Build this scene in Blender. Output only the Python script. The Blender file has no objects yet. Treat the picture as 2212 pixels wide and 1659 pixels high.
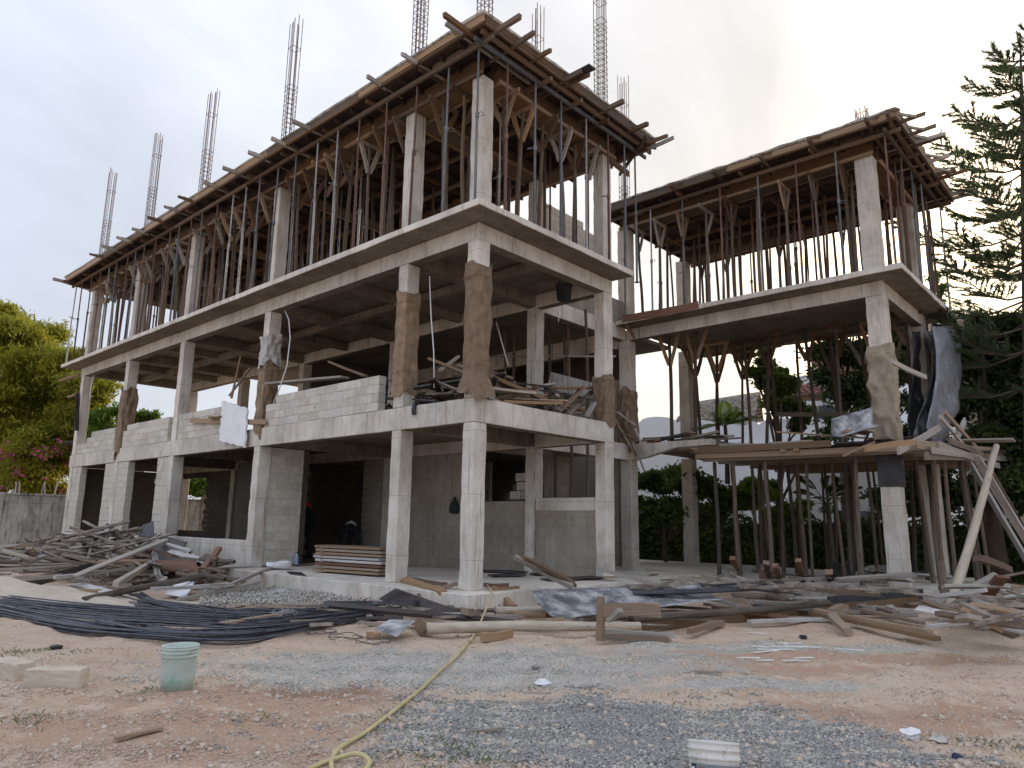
import bpy, bmesh, math, random
import numpy as np
from mathutils import Vector, Matrix, Quaternion
random.seed(7); RNG = np.random.default_rng(11)
S = bpy.context.scene
COL = S.collection
rad = math.radians
U = random.uniform

# ------------------------------------------------------------------ camera
CAM = Vector((-9.7101, -9.778, 1.25))
YAW, PIT, ROL, FPX = rad(42.23), rad(10.823), rad(0.879), 1563.46
F_ = Vector((math.cos(YAW)*math.cos(PIT), math.sin(YAW)*math.cos(PIT), math.sin(PIT)))
R0 = Vector((math.sin(YAW), -math.cos(YAW), 0)); U0 = R0.cross(F_)
R_ = R0*math.cos(ROL) + U0*math.sin(ROL); U_ = -R0*math.sin(ROL) + U0*math.cos(ROL)
cd = bpy.data.cameras.new('camera'); co = bpy.data.objects.new('camera', cd); COL.objects.link(co)
cd.sensor_width = 36; cd.lens = FPX/2212*36; cd.clip_end = 3000; cd.clip_start = .05
co.matrix_world = Matrix(((R_.x, U_.x, -F_.x, CAM.x), (R_.y, U_.y, -F_.y, CAM.y), (R_.z, U_.z, -F_.z, CAM.z), (0, 0, 0, 1)))
S.camera = co
S.render.resolution_x, S.render.resolution_y = 1024, 768

def P(px, py, ax, v):
    """world point on the plane coordinate[ax] = v that the measured photo point lies on"""
    d = F_ + R_*((px-1106)/FPX) + U_*((829.5-py)/FPX)
    return CAM + d*((v-CAM[ax])/d[ax])
def PD(px, py, dist):
    d = F_ + R_*((px-1106)/FPX) + U_*((829.5-py)/FPX)
    return CAM + d*(dist/Vector((d.x, d.y)).length)

# ------------------------------------------------------------------ light
SUN_AZ, SUN_EL = 9.0, 15.0
w = bpy.data.worlds.new('World'); S.world = w; w.use_nodes = True
nt = w.node_tree; N = nt.nodes; L = nt.links; N.clear()
out = N.new('ShaderNodeOutputWorld'); bg = N.new('ShaderNodeBackground'); L.new(bg.outputs[0], out.inputs[0])
sky = N.new('ShaderNodeTexSky'); sky.sky_type = 'NISHITA'; sky.sun_disc = False
sky.sun_elevation = rad(SUN_EL); sky.sun_rotation = rad(90-SUN_AZ); sky.air_density = 1.0; sky.dust_density = 1.5; sky.ozone_density = 1.2
tc = N.new('ShaderNodeTexCoord')
mp = N.new('ShaderNodeMapping'); mp.inputs['Scale'].default_value = (1.3, 1.3, 3.2); mp.inputs['Rotation'].default_value = (0.25, 0.2, 0.6); L.new(tc.outputs['Generated'], mp.inputs[0])
nz = N.new('ShaderNodeTexNoise'); nz.inputs['Scale'].default_value = 1.6; nz.inputs['Detail'].default_value = 5; nz.inputs['Roughness'].default_value = .55; nz.inputs['Distortion'].default_value = .5
L.new(mp.outputs[0], nz.inputs['Vector'])
cr = N.new('ShaderNodeMapRange'); cr.inputs['From Min'].default_value = .3; cr.inputs['From Max'].default_value = .72; cr.inputs['To Min'].default_value = .86; cr.inputs['To Max'].default_value = .98
L.new(nz.outputs['Fac'], cr.inputs['Value'])
cloudc = N.new('ShaderNodeMix'); cloudc.data_type = 'RGBA'
cloudc.inputs[6].default_value = (3.85, 4.2, 4.95, 1); cloudc.inputs[7].default_value = (3.05, 2.85, 2.6, 1)
dp = N.new('ShaderNodeVectorMath'); dp.operation = 'DOT_PRODUCT'; L.new(tc.outputs['Generated'], dp.inputs[0])
dp.inputs[1].default_value = (math.cos(rad(SUN_AZ))*math.cos(rad(SUN_EL)), math.sin(rad(SUN_AZ))*math.cos(rad(SUN_EL)), math.sin(rad(SUN_EL)))
mr = N.new('ShaderNodeMapRange'); mr.inputs['From Min'].default_value = .3; mr.inputs['From Max'].default_value = 1.0
L.new(dp.outputs['Value'], mr.inputs['Value']); L.new(mr.outputs[0], cloudc.inputs[0])
mx = N.new('ShaderNodeMix'); mx.data_type = 'RGBA'
nz2 = N.new('ShaderNodeTexNoise'); nz2.inputs['Scale'].default_value = 1.1; nz2.inputs['Detail'].default_value = 6; nz2.inputs['Roughness'].default_value = .5; nz2.inputs['Distortion'].default_value = .8
mp2 = N.new('ShaderNodeMapping'); mp2.inputs['Scale'].default_value = (1.1, 2.6, 2.2); mp2.inputs['Rotation'].default_value = (.9, .3, .4); L.new(tc.outputs['Generated'], mp2.inputs[0]); L.new(mp2.outputs[0], nz2.inputs['Vector'])
cr2 = N.new('ShaderNodeMapRange'); cr2.inputs['From Min'].default_value = .3; cr2.inputs['From Max'].default_value = .7; cr2.inputs['To Min'].default_value = .76; cr2.inputs['To Max'].default_value = 1.24; L.new(nz2.outputs['Fac'], cr2.inputs['Value'])
# scattering steeper than a standard sky, to add facade fill: brighter towards and opposite the sun, dimmest at right angles
sq = N.new('ShaderNodeMath'); sq.operation = 'MULTIPLY'; L.new(dp.outputs['Value'], sq.inputs[0]); L.new(dp.outputs['Value'], sq.inputs[1])
ind = N.new('ShaderNodeMath'); ind.operation = 'MULTIPLY_ADD'; L.new(sq.outputs[0], ind.inputs[0]); ind.inputs[1].default_value = .5; ind.inputs[2].default_value = .72
# horizon-to-zenith overcast gain, set to add fill on ground and walls
sx = N.new('ShaderNodeSeparateXYZ'); L.new(tc.outputs['Generated'], sx.inputs[0])
zen = N.new('ShaderNodeMath'); zen.operation = 'MULTIPLY_ADD'; zen.use_clamp = False; L.new(sx.outputs['Z'], zen.inputs[0]); zen.inputs[1].default_value = .75; zen.inputs[2].default_value = .78
zm = N.new('ShaderNodeMath'); zm.operation = 'MAXIMUM'; L.new(zen.outputs[0], zm.inputs[0]); zm.inputs[1].default_value = .78
iz = N.new('ShaderNodeMath'); iz.operation = 'MULTIPLY'; L.new(ind.outputs[0], iz.inputs[0]); L.new(zm.outputs[0], iz.inputs[1])
ib = N.new('ShaderNodeMath'); ib.operation = 'MULTIPLY'; L.new(iz.outputs[0], ib.inputs[0]); L.new(cr2.outputs[0], ib.inputs[1])
cs = N.new('ShaderNodeVectorMath'); cs.operation = 'SCALE'; glow = N.new('ShaderNodeMapRange'); glow.interpolation_type = 'SMOOTHSTEP'; glow.inputs['From Min'].default_value = .955; glow.inputs['From Max'].default_value = 1.0; L.new(dp.outputs['Value'], glow.inputs['Value'])
gm_ = N.new('ShaderNodeMix'); gm_.data_type = 'RGBA'; L.new(glow.outputs[0], gm_.inputs[0]); L.new(cloudc.outputs[2], gm_.inputs[6]); gm_.inputs[7].default_value = (9.0, 7.2, 4.9, 1)
L.new(gm_.outputs[2], cs.inputs[0]); L.new(ib.outputs[0], cs.inputs['Scale'])
L.new(cr.outputs[0], mx.inputs[0]); L.new(sky.outputs[0], mx.inputs[6]); L.new(cs.outputs[0], mx.inputs[7]); L.new(mx.outputs[2], bg.inputs[0])
bg.inputs[1].default_value = 0.10
sd = bpy.data.lights.new('sun', 'SUN'); so = bpy.data.objects.new('sun', sd); COL.objects.link(so)
sd.energy = 1.5; sd.angle = rad(10); sd.color = (1, .86, .66)
sv = Vector((math.cos(rad(SUN_AZ))*math.cos(rad(SUN_EL)), math.sin(rad(SUN_AZ))*math.cos(rad(SUN_EL)), math.sin(rad(SUN_EL))))
so.rotation_euler = (-sv).to_track_quat('-Z', 'Y').to_euler(); so.location = (40, 10, 30)
S.view_settings.view_transform = 'Standard'; S.view_settings.look = 'None'; S.view_settings.exposure = 1.38; S.view_settings.gamma = 1

# ------------------------------------------------------------------ materials
MT = {}
def M(name, c1, c2, scale=4, rough=.88, bump=.25, bscale=45, rand=.3, coord='pos', stretch=(1, 1, 1), detail=6, c3=None, p3=(.6, .72), s3=1.2, st3=(1, 1, 1), metal=0, transl=None, spec=.35, hue=0):
    m = bpy.data.materials.new(name); m.use_nodes = True; nt = m.node_tree; n = nt.nodes; l = nt.links
    b = n['Principled BSDF']; b.inputs['Roughness'].default_value = rough; b.inputs['Metallic'].default_value = metal
    b.inputs['Specular IOR Level'].default_value = spec
    if coord == 'pos':
        g = n.new('ShaderNodeNewGeometry'); src = g.outputs['Position']
    else:
        g = n.new('ShaderNodeTexCoord'); src = g.outputs['Object']
    oi = n.new('ShaderNodeObjectInfo')
    if coord != 'pos':
        ad = n.new('ShaderNodeVectorMath'); ad.operation = 'ADD'; ml = n.new('ShaderNodeMath'); ml.operation = 'MULTIPLY'; ml.inputs[1].default_value = 37
        l.new(oi.outputs['Random'], ml.inputs[0]); l.new(src, ad.inputs[0]); l.new(ml.outputs[0], ad.inputs[1]); src = ad.outputs[0]
    def noise(sc, st, det=6, ro=.6):
        mpn = n.new('ShaderNodeMapping'); mpn.inputs['Scale'].default_value = st; l.new(src, mpn.inputs[0])
        t = n.new('ShaderNodeTexNoise'); t.inputs['Scale'].default_value = sc; t.inputs['Detail'].default_value = det; t.inputs['Roughness'].default_value = ro
        l.new(mpn.outputs[0], t.inputs['Vector']); return t.outputs['Fac']
    f = noise(scale, stretch, detail, .65)
    rp = n.new('ShaderNodeValToRGB'); rp.color_ramp.elements[0].position = .3; rp.color_ramp.elements[1].position = .7
    rp.color_ramp.elements[0].color = (*c1, 1); rp.color_ramp.elements[1].color = (*c2, 1); l.new(f, rp.inputs[0]); colr = rp.outputs[0]
    if c3:
        f3 = noise(s3, st3, 8, .7); r3 = n.new('ShaderNodeMapRange'); r3.inputs['From Min'].default_value = p3[0]; r3.inputs['From Max'].default_value = p3[1]; l.new(f3, r3.inputs['Value'])
        mxx = n.new('ShaderNodeMix'); mxx.data_type = 'RGBA'; l.new(r3.outputs[0], mxx.inputs[0]); l.new(colr, mxx.inputs[6]); mxx.inputs[7].default_value = (*c3, 1); colr = mxx.outputs[2]
    if rand:
        hs = n.new('ShaderNodeHueSaturation'); r = n.new('ShaderNodeMapRange'); r.inputs['To Min'].default_value = 1-rand; r.inputs['To Max'].default_value = 1+rand
        l.new(oi.outputs['Random'], r.inputs['Value']); l.new(r.outputs[0], hs.inputs['Value'])
        if hue:
            w2 = n.new('ShaderNodeTexWhiteNoise'); w2.noise_dimensions = '1D'; l.new(oi.outputs['Random'], w2.inputs['W'])
            r2 = n.new('ShaderNodeMapRange'); r2.inputs['To Min'].default_value = 1-hue; r2.inputs['To Max'].default_value = 1+hue; l.new(w2.outputs['Value'], r2.inputs['Value']); l.new(r2.outputs[0], hs.inputs['Saturation'])
        l.new(colr, hs.inputs['Color']); colr = hs.outputs[0]
    l.new(colr, b.inputs['Base Color'])
    if bump:
        fb = noise(bscale, stretch, 4, .6); bp = n.new('ShaderNodeBump'); bp.inputs['Strength'].default_value = bump; bp.inputs['Distance'].default_value = .02
        l.new(fb, bp.inputs['Height']); l.new(bp.outputs[0], b.inputs['Normal'])
    if transl:
        tr = n.new('ShaderNodeBsdfTranslucent'); l.new(colr, tr.inputs[0]); ms = n.new('ShaderNodeMixShader'); ms.inputs[0].default_value = transl
        l.new(b.outputs[0], ms.inputs[1]); l.new(tr.outputs[0], ms.inputs[2]); l.new(ms.outputs[0], n['Material Output'].inputs[0])
    MT[name] = m; return m

def concrete(name, c1, c2, dark, amt=(.55, .7), rand=.08):
    """cast concrete: blotches, form-board seams, vertical run marks, pores"""
    m = M(name, c1, c2, scale=1.6, rough=.92, bump=.35, bscale=22, rand=rand, c3=dark, p3=amt, s3=5.0, st3=(1.6, 1.6, .16), spec=.2)
    nt = m.node_tree; n = nt.nodes; l = nt.links; b = n['Principled BSDF']
    g = n.new('ShaderNodeNewGeometry')
    base = b.inputs['Base Color'].links[0].from_socket
    # brown run-off stains and lime bloom
    mst = n.new('ShaderNodeMapping'); mst.inputs['Scale'].default_value = (1.1, 1.1, .5); l.new(g.outputs['Position'], mst.inputs[0])
    ts = n.new('ShaderNodeTexNoise'); ts.inputs['Scale'].default_value = 1.9; ts.inputs['Detail'].default_value = 9; ts.inputs['Roughness'].default_value = .72; l.new(mst.outputs[0], ts.inputs['Vector'])
    rs_ = n.new('ShaderNodeMapRange'); rs_.inputs['From Min'].default_value = .5; rs_.inputs['From Max'].default_value = .68; rs_.inputs['To Max'].default_value = .55; l.new(ts.outputs['Fac'], rs_.inputs['Value'])
    mxs = n.new('ShaderNodeMix'); mxs.data_type = 'RGBA'; l.new(rs_.outputs[0], mxs.inputs[0]); l.new(base, mxs.inputs[6]); mxs.inputs[7].default_value = (dark[0]*.85, dark[1]*.74, dark[2]*.62, 1); base = mxs.outputs[2]
    # pores
    v = n.new('ShaderNodeTexVoronoi'); v.inputs['Scale'].default_value = 9; l.new(g.outputs['Position'], v.inputs['Vector'])
    r = n.new('ShaderNodeMapRange'); r.inputs['From Min'].default_value = .05; r.inputs['From Max'].default_value = .11; r.inputs['To Min'].default_value = .5; r.inputs['To Max'].default_value = 1; l.new(v.outputs['Distance'], r.inputs['Value'])
    # big stains
    t = n.new('ShaderNodeTexNoise'); t.inputs['Scale'].default_value = .55; t.inputs['Detail'].default_value = 7; t.inputs['Roughness'].default_value = .65; l.new(g.outputs['Position'], t.inputs['Vector'])
    r2 = n.new('ShaderNodeMapRange'); r2.inputs['From Min'].default_value = .34; r2.inputs['From Max'].default_value = .62; r2.inputs['To Min'].default_value = .74; r2.inputs['To Max'].default_value = 1.08; l.new(t.outputs['Fac'], r2.inputs['Value'])
    # fine cracks / form seams
    mpn = n.new('ShaderNodeMapping'); mpn.inputs['Scale'].default_value = (14, 14, .35); l.new(g.outputs['Position'], mpn.inputs[0])
    t2 = n.new('ShaderNodeTexNoise'); t2.inputs['Scale'].default_value = 1; t2.inputs['Detail'].default_value = 3; l.new(mpn.outputs[0], t2.inputs['Vector'])
    r3 = n.new('ShaderNodeMapRange'); r3.inputs['From Min'].default_value = .655; r3.inputs['From Max'].default_value = .70; r3.inputs['To Min'].default_value = 1; r3.inputs['To Max'].default_value = .55; l.new(t2.outputs['Fac'], r3.inputs['Value'])
    # seams left between the form panels
    sp = n.new('ShaderNodeSeparateXYZ'); l.new(g.outputs['Position'], sp.inputs[0])
    def mm(op, a, bb=None):
        q = n.new('ShaderNodeMath'); q.operation = op
        for i_, vv in enumerate((a, bb)):
            if vv is None: continue
            if isinstance(vv, (int, float)): q.inputs[i_].default_value = vv
            else: l.new(vv, q.inputs[i_])
        return q.outputs[0]
    seam = None
    for co_, pitch, off in ((mm('ADD', sp.outputs['X'], sp.outputs['Y']), 1.83, .4), (sp.outputs['Z'], 1.22, .55)):
        fr = mm('FRACT', mm('ADD', mm('DIVIDE', mm('ADD', co_, mm('MULTIPLY', t2.outputs['Fac'], .02)), pitch), off)); k_ = mm('MULTIPLY', mm('LESS_THAN', fr, .0075), .45); seam = k_ if seam is None else mm('MAXIMUM', seam, k_)
    inv = mm('SUBTRACT', 1.0, seam)
    m0 = n.new('ShaderNodeMath'); m0.operation = 'MULTIPLY'; l.new(r.outputs[0], m0.inputs[0]); l.new(inv, m0.inputs[1])
    m1 = n.new('ShaderNodeMath'); m1.operation = 'MULTIPLY'; l.new(m0.outputs[0], m1.inputs[0]); l.new(r2.outputs[0], m1.inputs[1])
    m2 = n.new('ShaderNodeMath'); m2.operation = 'MULTIPLY'; l.new(m1.outputs[0], m2.inputs[0]); l.new(r3.outputs[0], m2.inputs[1])
    vm = n.new('ShaderNodeVectorMath'); vm.operation = 'SCALE'; l.new(base, vm.inputs[0]); l.new(m2.outputs[0], vm.inputs['Scale']); l.new(vm.outputs[0], b.inputs['Base Color'])
    return m

concrete('concrete', (.555, .505, .435), (.71, .665, .60), (.42, .365, .295))
concrete('floor_dirt_shade', (.17, .14, .11), (.26, .225, .18), (.12, .10, .08))  # muddy floor tone, darkened to hold back bounce light in the rooms
concrete('concrete_stain_shade', (.165, .138, .11), (.255, .215, .175), (.11, .092, .073))  # form-stained concrete; ceiling shade is put into its colour as well
concrete('concrete_old', (.36, .345, .31), (.58, .555, .51), (.10, .10, .092), (.50, .68))
M('block', (.46, .42, .36), (.60, .56, .495), 7, .95, .5, 30, .13, hue=.25)
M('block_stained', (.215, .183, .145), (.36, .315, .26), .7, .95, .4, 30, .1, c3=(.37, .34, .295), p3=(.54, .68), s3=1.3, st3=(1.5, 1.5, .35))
M('block_inner_shade', (.085, .073, .06), (.15, .13, .108), .9, .95, .4, 30, .1)  # darker copy of the block for closed rooms, shade put into its colour
M('mortar', (.38, .345, .295), (.50, .46, .405), 6, .95, .5, 40, .05)
W_ = dict(coord='obj', stretch=(1.2, 16, 16), bump=.35, bscale=6)
M('form_wood', (.075, .046, .03), (.18, .115, .073), 1.2, .9, rand=.35, hue=.25, **W_)
M('wood_brown', (.155, .105, .07), (.32, .225, .15), 1.2, .9, rand=.35, hue=.25, **W_)
M('wood_grey', (.24, .21, .175), (.45, .405, .35), 1.2, .92, rand=.28, hue=.3, **W_)
M('wood_fresh', (.25, .165, .10), (.40, .275, .175), 1.2, .85, rand=.2, hue=.15, **W_)
M('wood_red', (.13, .066, .045), (.235, .125, .085), 1.2, .88, rand=.2, **W_)
M('wood_limed', (.28, .25, .22), (.62, .61, .60), 2.0, .95, rand=.15, c3=(.19, .14, .10), p3=(.55, .65), s3=2.0, **W_)
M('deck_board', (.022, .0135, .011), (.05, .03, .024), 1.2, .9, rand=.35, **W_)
M('pole_wood', (.075, .056, .043), (.155, .12, .092), 2.5, .92, coord='obj', stretch=(.5, .5, 5), bump=.4, bscale=5, rand=.35, hue=.3)
M('pole_pale', (.33, .275, .21), (.50, .43, .34), 2.5, .9, coord='obj', stretch=(.5, .5, 5), bump=.35, bscale=5, rand=.15, c3=(.17, .12, .08), p3=(.6, .66), s3=2.0, st3=(1, 1, 6))
M('steel_blue', (.095, .10, .112), (.17, .178, .192), 3, .6, .2, 30, .3, metal=.3, c3=(.15, .075, .045), p3=(.55, .66), s3=4)
M('steel_rust', (.095, .052, .042), (.17, .095, .075), 4, .75, .3, 40, .25)
M('steel_grey', (.24, .24, .24), (.38, .375, .37), 4, .6, .2, 30, .2, metal=.3, c3=(.17, .09, .06), p3=(.55, .68), s3=3)
M('rebar', (.045, .048, .06), (.115, .12, .14), 6, .42, .3, 90, .3, metal=.5)
M('rebar_rust', (.10, .065, .06), (.17, .11, .095), 6, .7, .3, 90, .2, metal=.2)
M('burlap_pale', (.25, .20, .145), (.40, .335, .255), 4, .97, .45, 70, .1)
M('burlap', (.165, .112, .073), (.30, .215, .145), 5, .97, .45, 70, .15, c3=(.46, .40, .34), p3=(.62, .74), s3=2.5, st3=(2, 2, .3))
M('black_ply', (.022, .022, .026), (.06, .06, .068), 3, .5, .15, 30, .2, c3=(.50, .50, .51), p3=(.6, .74), s3=2.0)
M('black_ply_limed', (.065, .065, .072), (.19, .195, .21), 2.5, .4, .2, 30, .15, c3=(.66, .66, .66), p3=(.46, .72), s3=2.4, st3=(1, 1, 1))
M('brown_ply', (.028, .022, .02), (.062, .05, .045), 3, .5, .2, 40, .2)
M('grey_sheet', (.13, .138, .158), (.27, .28, .31), 3.5, .5, .5, 9, .1, c3=(.50, .51, .53), p3=(.55, .72), s3=1.6, st3=(1, 1, .5))
M('white_board', (.66, .66, .67), (.80, .80, .81), 3, .8, .25, 40, .05, c3=(.40, .38, .36), p3=(.66, .74), s3=3)
M('white_pipe', (.66, .65, .62), (.80, .79, .76), 5, .5, 0, 1, .06)
M('white_plaster', (.85, .865, .89), (.90, .91, .93), .8, .9, .1, 20, .04)
M('tile_red', (.22, .10, .085), (.36, .19, .165), 6, .8, .3, 30, .15)
M('thatch', (.20, .165, .125), (.38, .335, .28), 6, .98, .5, 60, .3, stretch=(1, 1, 1))
M('dark_void', (.02, .02, .02), (.04, .04, .04), 3, .9, 0, 1, 0)
M('glass_dark', (.02, .025, .03), (.04, .05, .06), 2, .15, 0, 1, 0, spec=.5)
M('leaf_yellow', (.11, .14, .012), (.38, .34, .035), .5, .6, 0, 1, .1, transl=.5, spec=.25)
M('leaf_green', (.042, .078, .014), (.12, .17, .032), .7, .6, 0, 1, .2, transl=.35, spec=.25)
M('leaf_dark', (.032, .056, .014), (.085, .12, .03), .6, .55, 0, 1, .2, transl=.25, spec=.3)
M('leaf_bright', (.06, .12, .012), (.16, .24, .03), .8, .5, 0, 1, .2, transl=.45, spec=.3)
M('needle', (.06, .09, .04), (.12, .16, .075), 1.0, .65, 0, 1, .1, transl=.45, spec=.25)
M('petal_pink', (.55, .06, .26), (.80, .20, .45), 3, .7, 0, 1, .1, transl=.4)
M('bark', (.075, .055, .042), (.15, .12, .095), 4, .95, .6, 12, .2, stretch=(1, 1, .3))
M('bucket_green', (.36, .44, .385), (.52, .58, .53), 3, .7, .2, 25, 0, c3=(.17, .40, .30), p3=(.55, .72), s3=2.6)
M('bucket_white', (.52, .50, .46), (.70, .68, .64), 4, .7, .2, 30, 0, c3=(.36, .32, .27), p3=(.56, .66), s3=14)
M('bucket_label', (.16, .17, .185), (.24, .245, .255), 5, .7, 0, 1, 0, c3=(.5, .48, .45), p3=(.62, .7), s3=8)
M('navy', (.018, .026, .06), (.03, .04, .085), 5, .6, 0, 1, 0)
M('white_ink', (.75, .75, .75), (.8, .8, .8), 5, .6, 0, 1, 0)
M('hose', (.42, .35, .17), (.56, .48, .26), 5, .55, .1, 40, 0)
M('black_plastic', (.012, .012, .014), (.03, .03, .034), 5, .5, .1, 30, .1)
M('dark_green', (.012, .03, .022), (.025, .05, .035), 5, .8, .2, 30, 0)
M('sand', (.50, .42, .33), (.62, .53, .43), 5, .98, .5, 80, .02)
M('skin', (.06, .032, .02), (.08, .045, .028), 5, .6, 0, 1, 0)
M('cloth_white', (.62, .64, .70), (.75, .77, .82), 5, .9, 0, 1, 0)
M('cloth_dark', (.014, .016, .024), (.03, .034, .048), 5, .9, 0, 1, 0)
M('cloth_red', (.50, .02, .03), (.62, .04, .05), 5, .9, 0, 1, 0)
M('orange', (.80, .16, .03), (.85, .2, .04), 5, .8, 0, 1, 0)
M('blue_clear', (.10, .22, .50), (.55, .65, .75), 9, .25, 0, 1, 0)
M('grass_blade', (.10, .13, .04), (.22, .22, .09), 3, .8, 0, 1, .2, transl=.3)

# ------------------------------------------------------------------ builders
def tag(o, label=None, cat=None, group=None, kind=None):
    if label: o['label'] = label
    if cat: o['category'] = cat
    if group: o['group'] = group
    if kind: o['kind'] = kind
    return o
def empty(name, loc=(0, 0, 0), label=None, cat=None, group=None):
    o = bpy.data.objects.new(name, None); o.location = loc; o.empty_display_size = .2; COL.objects.link(o)
    return tag(o, label, cat, group)
def link(name, me, parent=None, mw=None, mat=None):
    o = bpy.data.objects.new(name, me); COL.objects.link(o)
    if mat is not None:
        if len(me.materials) == 0: me.materials.append(MT[mat])
        elif me.materials[0] != MT[mat]:
            o.material_slots[0].link = 'OBJECT'; o.material_slots[0].material = MT[mat]
    if mw is not None: o.matrix_world = mw
    if parent:
        o.parent = parent
        o.matrix_parent_inverse = Matrix.Translation(-parent.location) if parent.type == 'EMPTY' else parent.matrix_basis.inverted()
    return o
class MB:
    def __init__(s): s.v = []; s.f = []; s.sm = False
    def add(s, v, f):
        n = len(s.v); s.v += [tuple(x) for x in v]; s.f += [tuple(i+n for i in q) for q in f]
    def box(s, a, b):
        x0, y0, z0 = a; x1, y1, z1 = b
        s.add([(x0, y0, z0), (x1, y0, z0), (x1, y1, z0), (x0, y1, z0), (x0, y0, z1), (x1, y0, z1), (x1, y1, z1), (x0, y1, z1)],
              [(0, 3, 2, 1), (4, 5, 6, 7), (0, 1, 5, 4), (1, 2, 6, 5), (2, 3, 7, 6), (3, 0, 4, 7)])
    def bar(s, a, b, w, t, up=(0, 0, 1)):
        a = Vector(a); b = Vector(b); x = (b-a).normalized(); y = Vector(up).cross(x)
        if y.length < 1e-4: y = Vector((1, 0, 0)).cross(x)
        y.normalize(); z = x.cross(y); vs = []
        for p in (a, b):
            for sy, sz in ((-1, -1), (1, -1), (1, 1), (-1, 1)): vs.append(p+y*(sy*w/2)+z*(sz*t/2))
        s.add(vs, [(0, 3, 2, 1), (4, 5, 6, 7), (0, 1, 5, 4), (1, 2, 6, 5), (2, 3, 7, 6), (3, 0, 4, 7)])
    def tube(s, pts, r, n=6, cap=True):
        pts = [Vector(p) for p in pts]; k = len(pts)
        rs = r if hasattr(r, '__len__') else [r]*k
        vs = []; t0 = (pts[1]-pts[0]).normalized(); q = t0.orthogonal().normalized()
        for i, p in enumerate(pts):
            t = (pts[min(i+1, k-1)]-pts[max(i-1, 0)]).normalized(); q = (q-t*q.dot(t)).normalized(); b = t.cross(q)
            for j in range(n):
                a = 2*math.pi*j/n; vs.append(p+(q*math.cos(a)+b*math.sin(a))*rs[i])
        fs = [(i*n+j, i*n+(j+1) % n, (i+1)*n+(j+1) % n, (i+1)*n+j) for i in range(k-1) for j in range(n)]
        if cap: fs += [tuple(range(n-1, -1, -1)), tuple((k-1)*n+j for j in range(n))]
        s.add(vs, fs)
    def lathe(s, prof, n=24, c=(0, 0, 0)):
        k = len(prof); vs = [(c[0]+r*math.cos(2*math.pi*j/n), c[1]+r*math.sin(2*math.pi*j/n), c[2]+z) for r, z in prof for j in range(n)]
        s.add(vs, [(i*n+j, i*n+(j+1) % n, (i+1)*n+(j+1) % n, (i+1)*n+j) for i in range(k-1) for j in range(n)])
    def grid(s, fn, nu, nv):
        vs = [fn(i/nu, j/nv) for i in range(nu+1) for j in range(nv+1)]
        s.add(vs, [(i*(nv+1)+j, (i+1)*(nv+1)+j, (i+1)*(nv+1)+j+1, i*(nv+1)+j+1) for i in range(nu) for j in range(nv)])
    def mesh(s, name='m'):
        me = bpy.data.meshes.new(name); me.from_pydata(s.v, [], s.f); me.update()
        if s.sm: me.polygons.foreach_set('use_smooth', [True]*len(me.polygons))
        return me
    def build(s, name, mat, parent=None, smooth=False):
        s.sm = smooth; me = s.mesh(name); me.materials.append(MT[mat])
        o = bpy.data.objects.new(name, me); COL.objects.link(o)
        if parent:
            o.parent = parent; o.matrix_parent_inverse = Matrix.Translation(-parent.location) if parent.type == 'EMPTY' else parent.matrix_basis.inverted()
        return o
def np_mesh(name, V, Fq, mat, parent=None):
    me = bpy.data.meshes.new(name); nv = len(V); nf = len(Fq); k = Fq.shape[1]
    me.vertices.add(nv); me.vertices.foreach_set('co', V.astype(np.float32).ravel())
    me.loops.add(nf*k); me.loops.foreach_set('vertex_index', Fq.astype(np.int32).ravel())
    me.polygons.add(nf); me.polygons.foreach_set('loop_start', np.arange(0, nf*k, k, dtype=np.int32))
    me.update(calc_edges=True); me.validate(); me.materials.append(MT[mat])
    o = bpy.data.objects.new(name, me); COL.objects.link(o)
    if parent:
        o.parent = parent; o.matrix_parent_inverse = Matrix.Translation(-parent.location)
    return o
def thick(mb_fn, nu, nv, t, nrm):
    """closed thin sheet: fn(u,v)->Vector, offset along nrm(u,v) or constant"""
    mb = MB(); nr = Vector(nrm)*t
    mb.grid(lambda u, v: mb_fn(u, v), nu, nv); n = (nu+1)*(nv+1)
    mb.grid(lambda u, v: mb_fn(u, v)+nr, nu, nv)
    idx = lambda i, j: i*(nv+1)+j
    ring = [idx(i, 0) for i in range(nu)]+[idx(nu, j) for j in range(nv)]+[idx(i, nv) for i in range(nu, 0, -1)]+[idx(0, j) for j in range(nv, 0, -1)]
    for a, b in zip(ring, ring[1:]+ring[:1]): mb.f.append((a, b, b+n, a+n))
    return mb

# board and pole prototypes (unit size, several slightly different shapes)
BOARDS = []
for k in range(10):
    mb = MB(); n = 6; vs = []; bow = U(-.1, .1); bow2 = U(-.22, .22); tw = U(-.06, .06)
    for i in range(n+1):
        x = i/n-.5; oy = bow*.3*(1-4*x*x)+U(-.03, .03); oz = bow2*(1-4*x*x)+U(-.05, .05)
        for sy, sz in ((-1, -1), (1, -1), (1, 1), (-1, 1)):
            vs.append((x+(U(-.006, .006) if i in (0, n) else 0), oy+sy*.5+sz*tw*x+U(-.02, .02), oz+sz*.5+sy*tw*x*3+U(-.03, .03)))
    fs = [(i*4+j, i*4+(j+1) % 4, i*4+4+(j+1) % 4, i*4+4+j) for i in range(n) for j in range(4)]+[(3, 2, 1, 0), (n*4, n*4+1, n*4+2, n*4+3)]
    mb.add(vs, fs); BOARDS.append(mb.mesh('board'))
STRAIGHT = MB(); STRAIGHT.box((-.5, -.5, -.5), (.5, .5, .5)); STRAIGHT = STRAIGHT.mesh('straight_board')
POLES = []
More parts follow.
